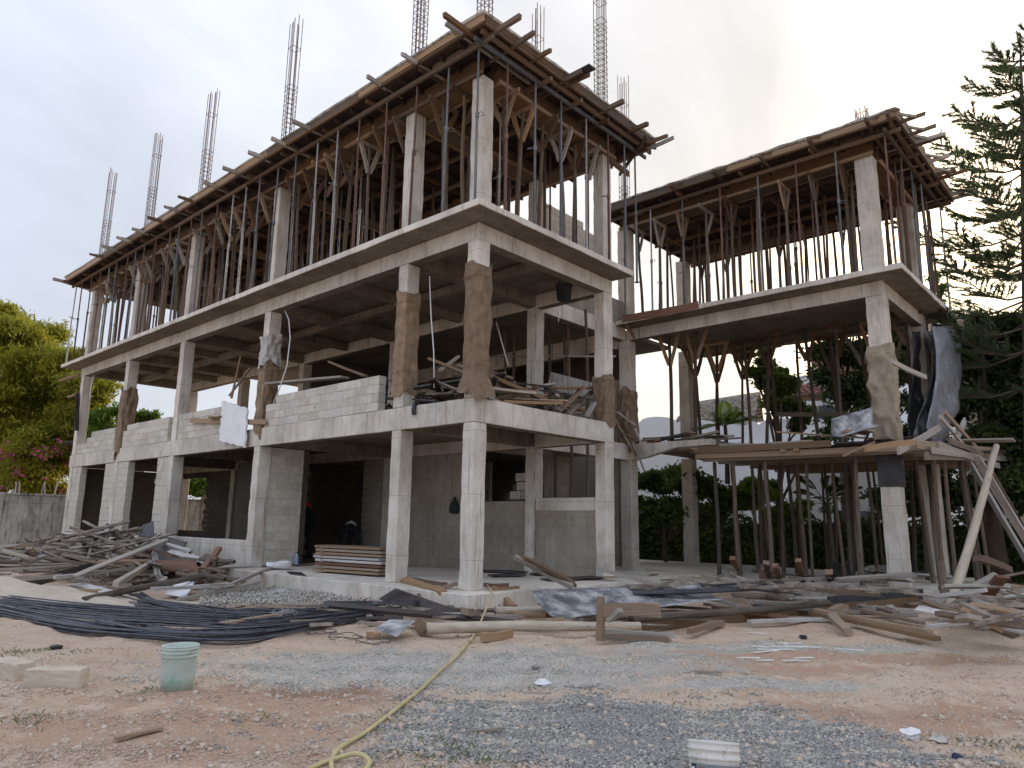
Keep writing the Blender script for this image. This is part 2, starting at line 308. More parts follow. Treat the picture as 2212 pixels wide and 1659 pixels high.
for k in range(8):
    mb = MB(); n = 9; pts = []; ph = U(0, 6); am = U(.15, .5); ph2 = U(0, 6)
    for i in range(n+1):
        z = i/n; pts.append((am*math.sin(ph+z*U(3.5, 5))*(.3+math.sin(math.pi*z)), am*math.cos(ph2+z*4)*(.3+math.sin(math.pi*z)), z))
    vs = []
    for i, p in enumerate(pts):
        r = (1.08-.22*i/n)*U(.95, 1.05)
        for j in range(8): a = j*math.pi/4; vs.append((p[0]+r*math.cos(a), p[1]+r*math.sin(a), p[2]))
    fs = [(i*8+j, i*8+(j+1) % 8, i*8+8+(j+1) % 8, i*8+8+j) for i in range(n) for j in range(8)]+[tuple(range(7, -1, -1)), tuple(n*8+j for j in range(8))]
    mb.add(vs, fs); mb.sm = True; POLES.append(mb.mesh('pole'))
def frame(a, b, up=(0, 0, 1), roll=0):
    a = Vector(a); b = Vector(b); x = (b-a).normalized(); y = Vector(up).cross(x)
    if y.length < 1e-3: y = Vector((0, 1, 0)).cross(x)
    y.normalize(); z = x.cross(y)
    if roll:
        q = Quaternion(x, roll); y = q @ y; z = q @ z
    return x, y, z
def board(a, b, w, t, mat='wood_brown', name='plank', parent=None, roll=0, straight=False, up=(0, 0, 1)):
    a = Vector(a); b = Vector(b); x, y, z = frame(a, b, up, roll); c = (a+b)/2; l = (b-a).length
    m = Matrix(((x.x*l, y.x*w, z.x*t, c.x), (x.y*l, y.y*w, z.y*t, c.y), (x.z*l, y.z*w, z.z*t, c.z), (0, 0, 0, 1)))
    return link(name, STRAIGHT if straight else random.choice(BOARDS), parent, m, mat)
def pole(a, b, r, mat='pole_wood', name='log', parent=None):
    a = Vector(a); b = Vector(b); z, x, y = frame(a, b, (0.3, .2, 1), U(0, 6)); l = (b-a).length
    m = Matrix(((x.x*r, y.x*r, z.x*l, a.x), (x.y*r, y.y*r, z.y*l, a.y), (x.z*r, y.z*r, z.z*l, a.z), (0, 0, 0, 1)))
    return link(name, random.choice(POLES), parent, m, mat)
ORD = ['first', 'second', 'third', 'fourth', 'fifth', 'sixth', 'seventh', 'eighth', 'ninth', 'tenth', 'eleventh', 'twelfth', 'thirteenth', 'fourteenth', 'fifteenth', 'sixteenth', 'seventeenth', 'eighteenth', 'nineteenth', 'twentieth', 'twenty-first', 'twenty-second', 'twenty-third', 'twenty-fourth', 'twenty-fifth', 'twenty-sixth', 'twenty-seventh', 'twenty-eighth', 'twenty-ninth', 'thirtieth']+['thirty-'+q for q in ('first', 'second', 'third', 'fourth', 'fifth', 'sixth', 'seventh', 'eighth', 'ninth')]+['fortieth']+['forty-'+q for q in ('first', 'second', 'third', 'fourth', 'fifth', 'sixth', 'seventh', 'eighth', 'ninth')]
# ------------------------------------------------------------------ ground
GZ = -.35
def ell(x, y, cx, cy, a, b, th):
    c, s = math.cos(th), math.sin(th); dx = x-cx; dy = y-cy
    return np.sqrt(((dx*c+dy*s)/a)**2+((-dx*s+dy*c)/b)**2)
TH = math.atan2(R0.y, R0.x)      # patches lie roughly across the view
GRAVEL = [(*P(985, 1435, 2, GZ).xy, 3.2, 1.15, TH+.05), (*P(1330, 1545, 2, GZ).xy, 1.7, .75, TH-.1), (*P(1420, 1625, 2, GZ).xy, 2.0, .55, TH-.05), (*P(1640, 1398, 2, GZ).xy, 2.6, .45, TH+.1), (*P(1640, 1470, 2, GZ).xy, 1.2, .25, TH)]
RED = [(*P(560, 1510, 2, GZ).xy, 1.5, .5, TH), (*P(1450, 1440, 2, GZ).xy, 2.6, .35, TH), (*P(1750, 1420, 2, GZ).xy, 3.0, .5, TH), (*P(380, 1580, 2, GZ).xy, 1.6, .7, TH), (*P(1640, 1570, 2, GZ).xy, 1.0, .5, TH), (*P(1950, 1540, 2, GZ).xy, 1.6, .6, TH)]
mg = bpy.data.materials.new('soil'); mg.use_nodes = True; nt = mg.node_tree; n = nt.nodes; l = nt.links; b = n['Principled BSDF']; b.inputs['Roughness'].default_value = .97; b.inputs['Specular IOR Level'].default_value = .15
geo = n.new('ShaderNodeNewGeometry'); pos = geo.outputs['Position']
def nse(sc, det=8, ro=.65):
    t = n.new('ShaderNodeTexNoise'); t.inputs['Scale'].default_value = sc; t.inputs['Detail'].default_value = det; t.inputs['Roughness'].default_value = ro; l.new(pos, t.inputs['Vector']); return t.outputs['Fac']
def mth(op, a, bb):
    m = n.new('ShaderNodeMath'); m.operation = op
    for i, v in enumerate((a, bb)):
        if isinstance(v, (int, float)): m.inputs[i].default_value = v
        else: l.new(v, m.inputs[i])
    return m.outputs[0]
def rng(v, a, bb, c=0, d=1):
    m = n.new('ShaderNodeMapRange'); m.inputs['From Min'].default_value = a; m.inputs['From Max'].default_value = bb; m.inputs['To Min'].default_value = c; m.inputs['To Max'].default_value = d; l.new(v, m.inputs['Value']); return m.outputs[0]
def mixc(f, a, bb):
    m = n.new('ShaderNodeMix'); m.data_type = 'RGBA'
    if isinstance(f, float): m.inputs[0].default_value = f
    else: l.new(f, m.inputs[0])
    for i, v in ((6, a), (7, bb)):
        if isinstance(v, tuple): m.inputs[i].default_value = (*v, 1)
        else: l.new(v, m.inputs[i])
    return m.outputs[2]
def patch(lst):
    r = None
    for cx, cy, a, bb, th in lst:
        mp_ = n.new('ShaderNodeMapping'); mp_.vector_type = 'TEXTURE'; mp_.inputs['Location'].default_value = (cx, cy, GZ); mp_.inputs['Rotation'].default_value = (0, 0, th); mp_.inputs['Scale'].default_value = (a, bb, 50); l.new(pos, mp_.inputs[0])
        ln = n.new('ShaderNodeVectorMath'); ln.operation = 'LENGTH'; l.new(mp_.outputs[0], ln.inputs[0]); v = ln.outputs['Value']
        r = v if r is None else mth('MINIMUM', r, v)
    return r
big = nse(.9, 6); mid = nse(3.5, 8, .7); fine = nse(28, 5, .75); gr = nse(75, 3, .8)
soil = mixc(rng(big, .35, .65), (.57, .395, .28), (.63, .485, .37))
soil = mixc(rng(mid, .42, .62), soil, (.655, .525, .41))
redm = rng(mth('ADD', patch(RED), mth('MULTIPLY', mth('SUBTRACT', mid, .5), 2.2)), .75, 1.15, .75, 0)
soil = mixc(redm, soil, (.47, .295, .205))
soil = mixc(rng(fine, .54, .68, 0, .7), soil, (.30, .195, .13))
soil = mixc(rng(gr, .58, .72, 0, .7), soil, (.66, .58, .50))
gravm = rng(mth('ADD', patch(GRAVEL), mth('ADD', mth('MULTIPLY', mth('SUBTRACT', mid, .5), 2.2), mth('MULTIPLY', mth('SUBTRACT', big, .5), 1.2))), .78, 1.08, .95, 0)
gcol = mixc(rng(gr, .36, .62), (.30, .27, .23), (.61, .565, .505))
gcol = mixc(rng(mid, .45, .62, 0, .6), gcol, (.68, .635, .575))
colg = mixc(gravm, soil, gcol)
damp = n.new('ShaderNodeMapping'); damp.vector_type = 'TEXTURE'; dl = P(690, 1490, 2, GZ); damp.inputs['Location'].default_value = dl; damp.inputs['Rotation'].default_value = (0, 0, TH); damp.inputs['Scale'].default_value = (1.0, .32, 50); l.new(pos, damp.inputs[0])
ln = n.new('ShaderNodeVectorMath'); ln.operation = 'LENGTH'; l.new(damp.outputs[0], ln.inputs[0])
colg = mixc(rng(mth('ADD', ln.outputs['Value'], mth('MULTIPLY', mth('SUBTRACT', mid, .5), 2.5)), .6, 1.1, .7, 0), colg, (.24, .135, .085))
l.new(colg, b.inputs['Base Color'])
bp = n.new('ShaderNodeBump'); bp.inputs['Strength'].default_value = .8; bp.inputs['Distance'].default_value = .03
l.new(mth('ADD', mth('MULTIPLY', gr, .5), mth('ADD', fine, mth('MULTIPLY', mid, .8))), bp.inputs['Height']); l.new(bp.outputs[0], b.inputs['Normal'])
MT['soil'] = mg
def hgt(x, y):
    h = .03*np.sin(x*1.3+y*.7)+.025*np.sin(x*2.9-y*2.1+1)+.012*np.sin(x*6.1+y*5.3)+.01*np.sin(7.7*y-3.2*x)
    near = np.clip(np.minimum.reduce([x+30, 20-x, y+22, 34-y])/4, 0, 1)
    return h*near*np.where((x > -.3) & (y > -.3), .0, 1)-.02
xs = np.concatenate([np.linspace(-700, -32, 8), np.arange(-30, 22, .22), np.linspace(24, 700, 8)]); ys = np.concatenate([np.linspace(-700, -24, 8), np.arange(-22, 36, .22), np.linspace(38, 700, 8)])
X, Y = np.meshgrid(xs, ys, indexing='ij'); V = np.stack([X, Y, GZ+hgt(X, Y)], -1).reshape(-1, 3); nx, ny = X.shape
I = (np.arange(nx-1)[:, None]*ny+np.arange(ny-1)[None, :]).ravel(); FQ = np.stack([I, I+ny, I+ny+1, I+1], 1)
go = np_mesh('ground', V, FQ, 'soil'); go['kind'] = 'structure'; go.data.polygons.foreach_set('use_smooth', [True]*len(go.data.polygons))
def gz(x, y): return GZ+float(hgt(np.array(x), np.array(y)))

# ------------------------------------------------------------------ the building
Z1B, Z1T, Z2B, Z2S, Z2T, Z3B, ZD = 3.14, 3.62, 6.85, 7.21, 7.35, 10.54, 10.92
YC = [0, 2.19, 8.02, 13.31, 17.84, 22.55]; XR, XW, XV, YW = 4.37, 8.835, 12.55, -5.107
CX, CY = .35, .31
B = empty('unfinished_building', (0, 0, 0), 'three storey bare concrete building with a side wing, roof slab still on formwork', 'building')
def rough_box(a, b, name, mat='concrete', amp=.006, seg=.35):
    """box with slightly uneven faces and nicked arrises"""
    a = Vector(a); b = Vector(b); bm = bmesh.new(); bmesh.ops.create_cube(bm, size=1)
    d = b-a
    for v in bm.verts: v.co = Vector(((v.co.x+.5)*d.x+a.x, (v.co.y+.5)*d.y+a.y, (v.co.z+.5)*d.z+a.z))
    for ax in range(3):
        n = min(int(d[ax]/seg), 40)
        for i in range(1, n):
            p = a.copy(); p[ax] = a[ax]+d[ax]*i/n; nr = Vector((0, 0, 0)); nr[ax] = 1
            bmesh.ops.bisect_plane(bm, geom=bm.verts[:]+bm.edges[:]+bm.faces[:], plane_co=p, plane_no=nr)
    for v in bm.verts: v.co += Vector((U(-amp, amp), U(-amp, amp), U(-amp, amp)))
    bmesh.ops.bevel(bm, geom=[e for e in bm.edges if len(e.link_faces) == 2 and e.calc_face_angle(0) > .8], offset=.012, segments=1, affect='EDGES')
    if mat == 'concrete' and name in ('slab', 'beam'):     # undersides: brown form-board stain, with shade darkened into the colour
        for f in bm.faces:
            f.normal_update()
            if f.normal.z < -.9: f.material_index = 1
            elif f.normal.z > .9 and name == 'slab' and b.z < 9: f.material_index = 2      # muddy floor, colour darkened to deepen the shade indoors
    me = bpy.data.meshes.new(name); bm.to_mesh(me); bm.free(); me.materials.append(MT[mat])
    if mat == 'concrete' and name in ('slab', 'beam'): me.materials.append(MT['concrete_stain_shade']); me.materials.append(MT['floor_dirt_shade'])
    o = bpy.data.objects.new(name, me); COL.objects.link(o); o.parent = B; return o
def column(x, y, z0, z1, cx=CX, cy=CY, mat='concrete'): return rough_box((x, y, z0), (x+cx, y+cy, z1), 'column', mat, .008, .22)
# plinth: raised floor
rough_box((-.55, -.5, GZ-.3), (5.1, 8.02, 0), 'plinth', seg=.8)
rough_box((-.06, 8.03, GZ-.3), (5.1, 23.0, .05), 'plinth', 'floor_dirt_shade', seg=1.2)  # room floor darkened to keep the window openings dark
rough_box((5.11, -.1, GZ-.3), (14.2, 12, -.04), 'plinth', seg=1.5)
rough_box((8.2, -5.9, GZ-.3), (14.2, -.11, -.06), 'plinth', seg=1.2)
for i, y in enumerate(YC):
    column(0, y, 0, Z1B); column(0, y, Z1T+.002, Z2B); column(0, y, Z2T+.002, Z3B)
    column(XR, y if i else 0, 0, Z1B); column(XR, y, Z1T, Z2B); column(XR, y, Z2T, Z3B)
for x, y in ((XW, YW), (XV, YW), (XW, 2.19), (XV, 2.19)):
    s = .42 if y < 0 else .38
    column(x, y, -.06, Z1T-.15 if y > 0 else Z1B+.1, s, s); column(x, y, Z1T-.3 if y < 0 else Z1T-.02, Z2B if x < XV else Z2S+.01, s, s); column(x, y, Z2T, Z3B, s, s)
column(XW, 8.02, -.06, Z2B)
# first floor beams and slab
bw = .28
def beam(a, b, mat='concrete'): return rough_box(a, b, 'beam', mat, .004, .6)
e = .004
beam((-e, -e, Z1B), (bw, 23.0, Z1T)); beam((bw+e, -e, Z1B), (XR+CX, bw, Z1T))
beam((XR, bw+e, Z1B), (XR+bw, 23.0, Z1T-.02))
for y in YC[1:]: beam((bw+e, y, Z1B+.02), (XR-e, y+bw, Z1T-.15), 'concrete_stain_shade')
rough_box((bw+e, bw+e, Z1T-.15), (XR-e, 22.9, Z1T-.004), 'slab', 'concrete_stain_shade', .003, 1.2)
beam((XR+CX+e, 2.24, Z1B), (XW-e, 2.24+bw, Z1T)); beam((XW+.02, -.45+e, Z1T-.17), (XW+.22, 2.18, Z1T))
# haunched edge of the wing's small first floor slab
mb = MB(); pts = [(2.2, 3.14), (1.72, 3.2), (.7, 3.44), (-.45, 3.45), (-.45, 3.61), (2.2, 3.61)]
mb.add([(XW+.004, y, z) for y, z in pts]+[(XW+.26, y, z) for y, z in pts], [(5, 4, 3, 2, 1, 0), (6, 7, 8, 9, 10, 11)]+[(i, (i+1) % 6, (i+1) % 6+6, i+6) for i in range(6)]); mb.build('beam', 'concrete', B)
rough_box((XW+.27, -.44, Z1T-.16), (XV+1.2, 2.2, Z1T-.01), 'slab', 'concrete_stain_shade', .004, 1)
# second floor: projecting slab on recessed-looking edge beams
OV = .6
rough_box((-OV, -OV, Z2S), (XR+.40, 23.6, Z2T), 'slab', 'concrete', .007, .3)
beam((-e, -e, Z2B), (bw, 23.0, Z2S-e)); beam((bw+e, -e, Z2B), (XR+CX, bw, Z2S-e)); beam((XR, bw+e, Z2B), (XR+bw, 23.0, Z2S-e))
for y in YC[1:]: beam((bw+e, y, Z2B+.02), (XR-e, y+bw, Z2S-e), 'concrete_stain_shade')
for y in (5.0, 10.6, 15.6, 20.1): beam((bw+e, y, Z2B+.1), (XR-e, y+.2, Z2S-e), 'concrete_stain_shade')
beam((2.2, bw+e, Z2B+.08), (2.42, 22.6, Z2B+.28), 'concrete_stain_shade')
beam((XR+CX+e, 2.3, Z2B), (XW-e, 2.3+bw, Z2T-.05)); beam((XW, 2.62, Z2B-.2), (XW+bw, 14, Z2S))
rough_box((XR+.42, 2.62, Z2S), (XW+3.2, 19.5, Z2T-.01), 'slab', 'concrete_stain_shade', .004, 1.2)
# wing second floor
rough_box((XW-OV, YW-OV, Z2S), (XV+1.35, 2.28, Z2T), 'slab', 'concrete', .007, .3)
beam((XW, YW, Z2B), (XW+bw, 2.29, Z2S-e)); beam((XW+bw+e, YW, Z2B), (XV+.42, YW+bw, Z2S-e)); beam((XV, YW+bw+e, Z2S-.12), (XV+bw, 2.2, Z2S-e), 'concrete_stain_shade')
# cast roof slabs lying on the formwork
rough_box((-.835, -.835, ZD+.178), (5.66, 23.86, ZD+.235), 'slab', 'concrete_old', .016, .25)
rough_box((XW-.79, YW-.83, ZD+.178), (XV+1.6, 2.74, ZD+.235), 'slab', 'concrete_old', .016, .25)

# block walls: every visible block its own piece, the far ones one stuff part
BLK = MB(); BLK.box((-.5, -.5, -.5), (.5, .5, .5))
bmm = bmesh.new(); bmesh.ops.create_cube(bmm, size=1); bmesh.ops.bevel(bmm, geom=bmm.edges[:], offset=.014, segments=1, affect='EDGES')
BLOCKS = []
for k in range(4):
    me = bpy.data.meshes.new('block'); b2 = bmm.copy()
    for v in b2.verts: v.co += Vector((U(-.012, .012), U(-.02, .02), U(-.02, .02)))
    b2.to_mesh(me); b2.free(); BLOCKS.append(me)
REST = MB(); REST_ST = MB(); REST_IN = MB()
def block_wall(o, ax, length, z0, z1, th, single=True, top=None, hole=None, mat='block', bl=.46, bh=.225, rest=None, core=True):
    """wall from corner o along axis ax (0 x, 1 y); top(u)->z limit; hole(u,z)->True to leave out"""
    ox, oy = o; n = max(1, round((z1-z0)/bh)); hh = (z1-z0)/n
    wl = None
    if core:
        c = MB(); g = .009; du = .5 if (top or hole) else length
        k = max(1, round(length/du)); stp = length/k
        for i in range(k):
            for j in range(n):
                u0, u1 = i*stp, (i+1)*stp; zz0 = z0+j*hh; zz1 = zz0+hh; um = (u0+u1)/2
                if (top and zz1 > top(um)+.01) or (hole and (hole(um, (zz0+zz1)/2) or hole(u0+.02, (zz0+zz1)/2) or hole(u1-.02, (zz0+zz1)/2))): continue
                a = [ox, oy]; bb = [ox, oy]; a[ax] += u0+(.02 if i == 0 else 0); bb[ax] += u1-(.02 if i == k-1 else 0); a[1-ax] += g; bb[1-ax] += th-g
                c.box((a[0], a[1], zz0), (bb[0], bb[1], zz1))
        wl = c.build('block_wall', 'block_inner_shade' if rest is REST_IN else 'block_stained' if rest is REST_ST else 'mortar', B)
    for j in range(n):
        u = -(bl/2 if j % 2 else 0)
        zz = z0+(j+.5)*hh
        while u < length-.02:
            a, bb = max(u, 0), min(u+bl, length)
            if bb-a > .06:
                um = (a+bb)/2; ok = True
                if top and zz+hh/2 > top(um)+.01: ok = False
                if hole:
                    if hole(um, zz): ok = False
                    if ok and hole(a+.01, zz):
                        while hole(a, zz) and a < bb-.05: a += .02
                    if ok and hole(bb-.01, zz):
                        while hole(bb, zz) and bb > a+.05: bb -= .02
                if ok:
                    um = (a+bb)/2; c = [ox, oy]; c[ax] += um; c[1-ax] += th/2+U(-.005, .005)
                    sx = bb-a-.010; d = [sx, th] if ax == 0 else [th, sx]
                    if single:
                        m = Matrix.Translation((c[0], c[1], zz)) @ Matrix.Diagonal((d[0], d[1], hh-.011, 1))
                        link('block', random.choice(BLOCKS), wl, m, mat)
                    else:
                        (rest or REST).box((c[0]-d[0]/2, c[1]-d[1]/2, zz-hh/2+.008), (c[0]+d[0]/2, c[1]+d[1]/2, zz+hh/2-.008))
            u += bl
    return wl
# first floor parapets between the columns of the long facade
def prof(l0, h0, l1, h1): return lambda u: h0+(h1-h0)*(u-l0)/(l1-l0)
block_wall((.02, 3.05), 1, 4.85, Z1T+.01, 4.43, .2, top=lambda u: 4.44 if u < 4.3 else 4.25)
block_wall((.02, 9.2), 1, 4.0, Z1T+.01, 4.43, .2, top=lambda u: 4.44 if u > .5 else 4.1)
block_wall((.02, 13.95), 1, 3.75, Z1T+.01, 4.43, .2, top=lambda u: 4.44 if u < 3.4 else 4.25)
block_wall((.02, 18.5), 1, 3.9, Z1T+.01, 4.43, .2, top=lambda u: 4.44 if u < 2.3 else 4.25 if u < 2.8 else 4.05)
# return wall beside the doorway
block_wall((CX+.01, 8.06), 0, 1.02, .0, Z1B-.005, .2)
# ground floor piers, sill walls and the stained back wall: plain courses
SILL = .68
block_wall((.03, 8.34), 1, 4.96, .05, SILL-.05, .2, single=False, rest=REST)
rough_box((-.012, 8.34, -.02), (.24, 13.30, SILL), 'sill_wall', 'concrete', .005, .5)
rough_box((-.015, 13.63, -.3), (.24, 17.83, .64), 'sill_wall', 'concrete', .005, .5)
rough_box((-.015, 18.16, -.3), (.24, 22.54, .62), 'sill_wall', 'concrete', .005, .5)
for y0, y1 in ((13.63, 14.5), (16.9, 17.83), (18.16, 19.06), (21.6, 22.54)):
    block_wall((.025, y0), 1, y1-y0, .645, Z1B-.004, .22, single=False)
hb = lambda u, z: (10.1 < u+2.5 < 12.7 and z < 3.1) or (u+2.5 < 4.3 and z > 1.85) if False else ((9.4 < u+2.5 < 12.7) or (2.52 < u+2.5 < 4.2 and z > 1.86))
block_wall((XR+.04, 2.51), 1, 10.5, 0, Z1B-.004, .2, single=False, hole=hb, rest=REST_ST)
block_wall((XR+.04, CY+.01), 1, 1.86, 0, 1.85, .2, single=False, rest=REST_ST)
rough_box((XR+.02, .33, 1.55), (XR+.26, 2.17, 1.86), 'lintel', 'concrete', .004, .5)
# rear wall with a window opening
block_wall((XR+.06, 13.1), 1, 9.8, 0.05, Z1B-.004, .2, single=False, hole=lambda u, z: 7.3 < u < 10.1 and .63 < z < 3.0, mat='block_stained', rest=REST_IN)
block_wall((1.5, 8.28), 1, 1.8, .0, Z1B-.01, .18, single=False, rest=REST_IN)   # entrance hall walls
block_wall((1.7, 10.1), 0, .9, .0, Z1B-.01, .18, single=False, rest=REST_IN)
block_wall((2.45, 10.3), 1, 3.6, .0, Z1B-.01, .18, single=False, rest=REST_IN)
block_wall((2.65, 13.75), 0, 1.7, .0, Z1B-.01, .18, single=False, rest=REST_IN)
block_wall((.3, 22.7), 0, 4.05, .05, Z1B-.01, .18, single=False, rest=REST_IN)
# deep walls behind
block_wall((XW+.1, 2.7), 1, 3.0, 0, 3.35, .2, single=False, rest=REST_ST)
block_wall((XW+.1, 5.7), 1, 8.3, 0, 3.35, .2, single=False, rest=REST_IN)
rough_box((XR+.3, 5.4, Z1B+.2), (XW+3, 14.2, Z1T-.02), 'slab', 'concrete_stain_shade', .003, 1.2)
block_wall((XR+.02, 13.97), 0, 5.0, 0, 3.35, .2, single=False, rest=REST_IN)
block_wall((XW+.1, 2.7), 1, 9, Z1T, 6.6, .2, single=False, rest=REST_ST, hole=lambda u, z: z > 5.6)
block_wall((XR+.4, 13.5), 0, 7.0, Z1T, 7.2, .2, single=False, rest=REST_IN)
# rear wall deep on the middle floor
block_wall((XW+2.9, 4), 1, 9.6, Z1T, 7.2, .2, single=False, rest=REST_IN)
# stair enclosure wall on the top floors
block_wall((XR+1.0, 2.75), 0, 3.3, Z2T, 10.6, .2, single=False, top=lambda u: 10.5-max(0, u-1.6)*.42)
block_wall((XR+.75, 2.33), 0, 3.7, Z2T-.04, 8.1, .2, single=False, rest=REST_ST)
o = REST.build('block_courses', 'block', B); o['kind'] = 'stuff'
o = REST_IN.build('inner_block_courses', 'block_inner_shade', B); o['kind'] = 'stuff'; o['label'] = 'block courses of the closed rooms, shade darkened into their colour'
o = REST_ST.build('stained_block_courses', 'block_stained', B); o['kind'] = 'stuff'; o['label'] = 'damp stained block courses of the inner walls'
# stair seen through the opening
mb = MB()
for i in range(12): mb.box((5.6, 2.9+i*.28, 0), (6.9, 3.18+i*.28+.002, 3.1-i*.26))
mb.build('stair', 'concrete_stain_shade', B)
for k, (y, z) in enumerate([(2.6, 1.86), (2.8, 1.86), (3.2, 1.86), (2.62, 2.1), (2.95, 2.1), (2.6, 2.34), (3.0, 2.34), (2.6, 2.58)]):
    m = Matrix.Translation((5.1, y+.2, z+.11)) @ Matrix.Diagonal((.2, .38, .215, 1)); link('stair_block', random.choice(BLOCKS), B, m, 'block')
beam((4.75, 5.2, 4.2), (5.0, 2.6, 4.6)) if False else None
# sloping stair flight seen above the first floor
mb = MB(); mb.bar((4.9, 2.05, 4.95), (4.9, .25, 4.35), .25, .42); mb.build('stair_flight', 'concrete_old', B)
# ------------------------------------------------------------------ roof formwork
def deck(x0, x1, y0, y1, label, seg, edge_skip=()):
    D = empty('roof_formwork', (x0, y0, ZD), label, 'formwork', 'timber decks under the fresh roof slabs')
    rows = int((x1-x0)/.205); ns = max(1, round((y1-y0)/seg)); sl = (y1-y0)/ns
    for i in range(rows):
        off = U(-.4, .4)
        for k in range(ns):
            a = y0+k*sl+(off if k else 0); b = y0+(k+1)*sl+(off if k < ns-1 else 0)
            xx = x0+.1+i*.205
            board((xx, a+.01, ZD+U(-.008, .004)), (xx, b-.01, ZD+U(-.008, .004)), .19, .03, 'deck_board', 'soffit_board', D, straight=True)
    n = int((y1-y0)/.62)
    for k in range(n+1):
        y = y0+.12+k*(y1-y0-.24)/n
        board((x0+.06+U(-.05, .05), y, ZD-.075), (x1-.06+U(-.1, .1), y+U(-.05, .05), ZD-.075), .055, .11, 'deck_board' if k % 3 else 'form_wood', 'joist', D, straight=True)
    return D
D1 = deck(-.76, 5.62, -.76, 23.8, 'long timber roof deck over the main block with joist ends sticking out', 4)
D2 = deck(XW-.72, XV+1.55, YW-.76, 2.7, 'shorter timber roof deck over the right hand wing', 4)
def edge(D, a, b, n):
    a = Vector(a); b = Vector(b)
    for k in range(n):
        p = a.lerp(b, k/n); q = a.lerp(b, (k+1)/n)
        board(p+Vector((0, 0, U(-.01, .01))), q+Vector((0, 0, U(-.01, .01))), .03, .16, random.choice(['form_wood', 'form_wood', 'wood_fresh']), 'edge_board', D)
        d = (q-p).normalized(); nrm = Vector((d.y, -d.x, 0))
        board(p+Vector((0, 0, -.12)), q+Vector((0, 0, -.12)), .06, .05, 'form_wood', 'edge_rail', D)
edge(D1, (-.79, 23.8, ZD+.09), (-.79, -.79, ZD+.09), 6); edge(D1, (-.76, -.79, ZD+.092), (5.62, -.79, ZD+.092), 2); edge(D1, (-.7, 23.83, ZD+.09), (5.6, 23.83, ZD+.09), 2)
edge(D2, (XW-.75, 2.7, ZD+.09), (XW-.75, YW-.79, ZD+.09), 2); edge(D2, (XW-.72, YW-.79, ZD+.092), (XV+1.55, YW-.79, ZD+.092), 2)
for D, xs_, ya, yb in ((D1, (-.5, 1.3, 2.4, 3.5, 5.2), -.7, 23.7), (D2, (XW-.45, XW+1.2, XW+2.4, XW+3.3, XV+1.2), YW-.7, 2.6)):
    for x in xs_:
        n = max(1, round((yb-ya)/4.5))
        for k in range(n): board((x+U(-.03, .03), ya+(yb-ya)*k/n-.1, ZD-.185), (x+U(-.03, .03), ya+(yb-ya)*(k+1)/n, ZD-.185), .06, .1, 'form_wood', 'stringer', D, straight=True)
board((-.75, -.5, ZD-.2), (5.6, -.5, ZD-.2), .05, .09, 'steel_blue', 'stringer', D1, straight=True)
board((XW-.7, YW-.5, ZD-.2), (XV+1.5, YW-.5, ZD-.2), .06, .1, 'form_wood', 'stringer', D2, straight=True)
# beam boxes
def beam_box(D, a, b, wid, brk, ax):
    pts = [a]+brk+[b]
    for k in range(0, len(pts), 2):
        pass
def beam_form(D, x, y, ax, l, stops):
    """shutter of an edge beam running along ax from (x, y); stops = [(u0,u1)] clear bays between columns"""
    for s, off in ((0, -.035), (1, .415)):
        n = max(1, round(l/3.6))
        for k in range(n):
            p = [x, y, 0]; q = [x, y, 0]; p[ax] += l*k/n; q[ax] += l*(k+1)/n; p[1-ax] += off; q[1-ax] += off
            p[2] = q[2] = Z3B+.18
            board(p, q, .028, .34, random.choice(['form_wood', 'deck_board']), 'beam_side_board', D, straight=True)
            p[2] = q[2] = Z3B+U(-.03, .0); p[1-ax] += (-.04 if s == 0 else .04); q[1-ax] = p[1-ax]
            board(p, q, .05, .075, random.choice(['wood_fresh', 'form_wood', 'wood_fresh']), 'beam_rail', D)
    for u0, u1 in stops:
        p = [x, y, Z3B-.03]; q = [x, y, Z3B-.03]; p[ax] += u0; q[ax] += u1; p[1-ax] += .19; q[1-ax] += .19
        board(p, q, .42, .03, 'form_wood', 'beam_bottom_board', D, straight=True)
beam_form(D1, 0, -.05, 1, 23.1, [(y0+.4, y1) for y0, y1 in zip(YC[:-1], YC[1:])])
beam_form(D1, .45, 0, 0, 4.4, [(.05, 3.85)])
beam_form(D1, XR, .45, 1, 22.5, [(.0, 1.7)])
for y in YC[1:]: beam_form(D1, .45, y, 0, 3.9, [(0.05, 3.8)])
beam_form(D2, XW, YW-.05, 1, 7.6, [(.5, 7.2)]); beam_form(D2, XW+.45, YW, 0, 3.7, [(0, 3.2)]); beam_form(D2, XV, YW+.45, 1, 7.0, [(0, 6.7)])
board((XR+.2, -.06, Z3B-.1), (XR+1.15, -.03, Z3B-.16), .05, .16, 'form_wood', 'beam_rail', D1)
# joist ends that stick out past the edge
for px, py in [(198, 557), (225, 538), (255, 516), (285, 496), (321, 477), (357, 453), (390, 424), (439, 403), (485, 371), (538, 338), (586, 301), (639, 256), (792, 173), (867, 118), (965, 58)]:
    y = P(px, py, 0, -1.2).y
    board((-1.2-U(0, .12), y-.02, ZD+.0), (1.3, y+U(-.15, .15), ZD-.04), .06, .09, random.choice(['form_wood', 'wood_grey']), 'bearer', D1)
    board((-1.12, y-.02, ZD+.02), (-.76, y+.22, ZD+.15), .05, .07, 'wood_grey', 'edge_brace', D1)
board((-1.3, 23.6, ZD-.05), (.4, 24.1, ZD-.05), .1, .1, 'wood_grey', 'bearer', D1); board((-1.0, 23.3, ZD-.12), (.4, 23.4, ZD-.12), .06, .1, 'form_wood', 'bearer', D1)
board((-.45, -1.45, ZD-.02), (-.5, 1.0, ZD-.06), .07, .1, 'form_wood', 'bearer', D1); board((-1.45, -.35, ZD-.01), (1.2, -.45, ZD-.1), .07, .1, 'form_wood', 'bearer', D1)
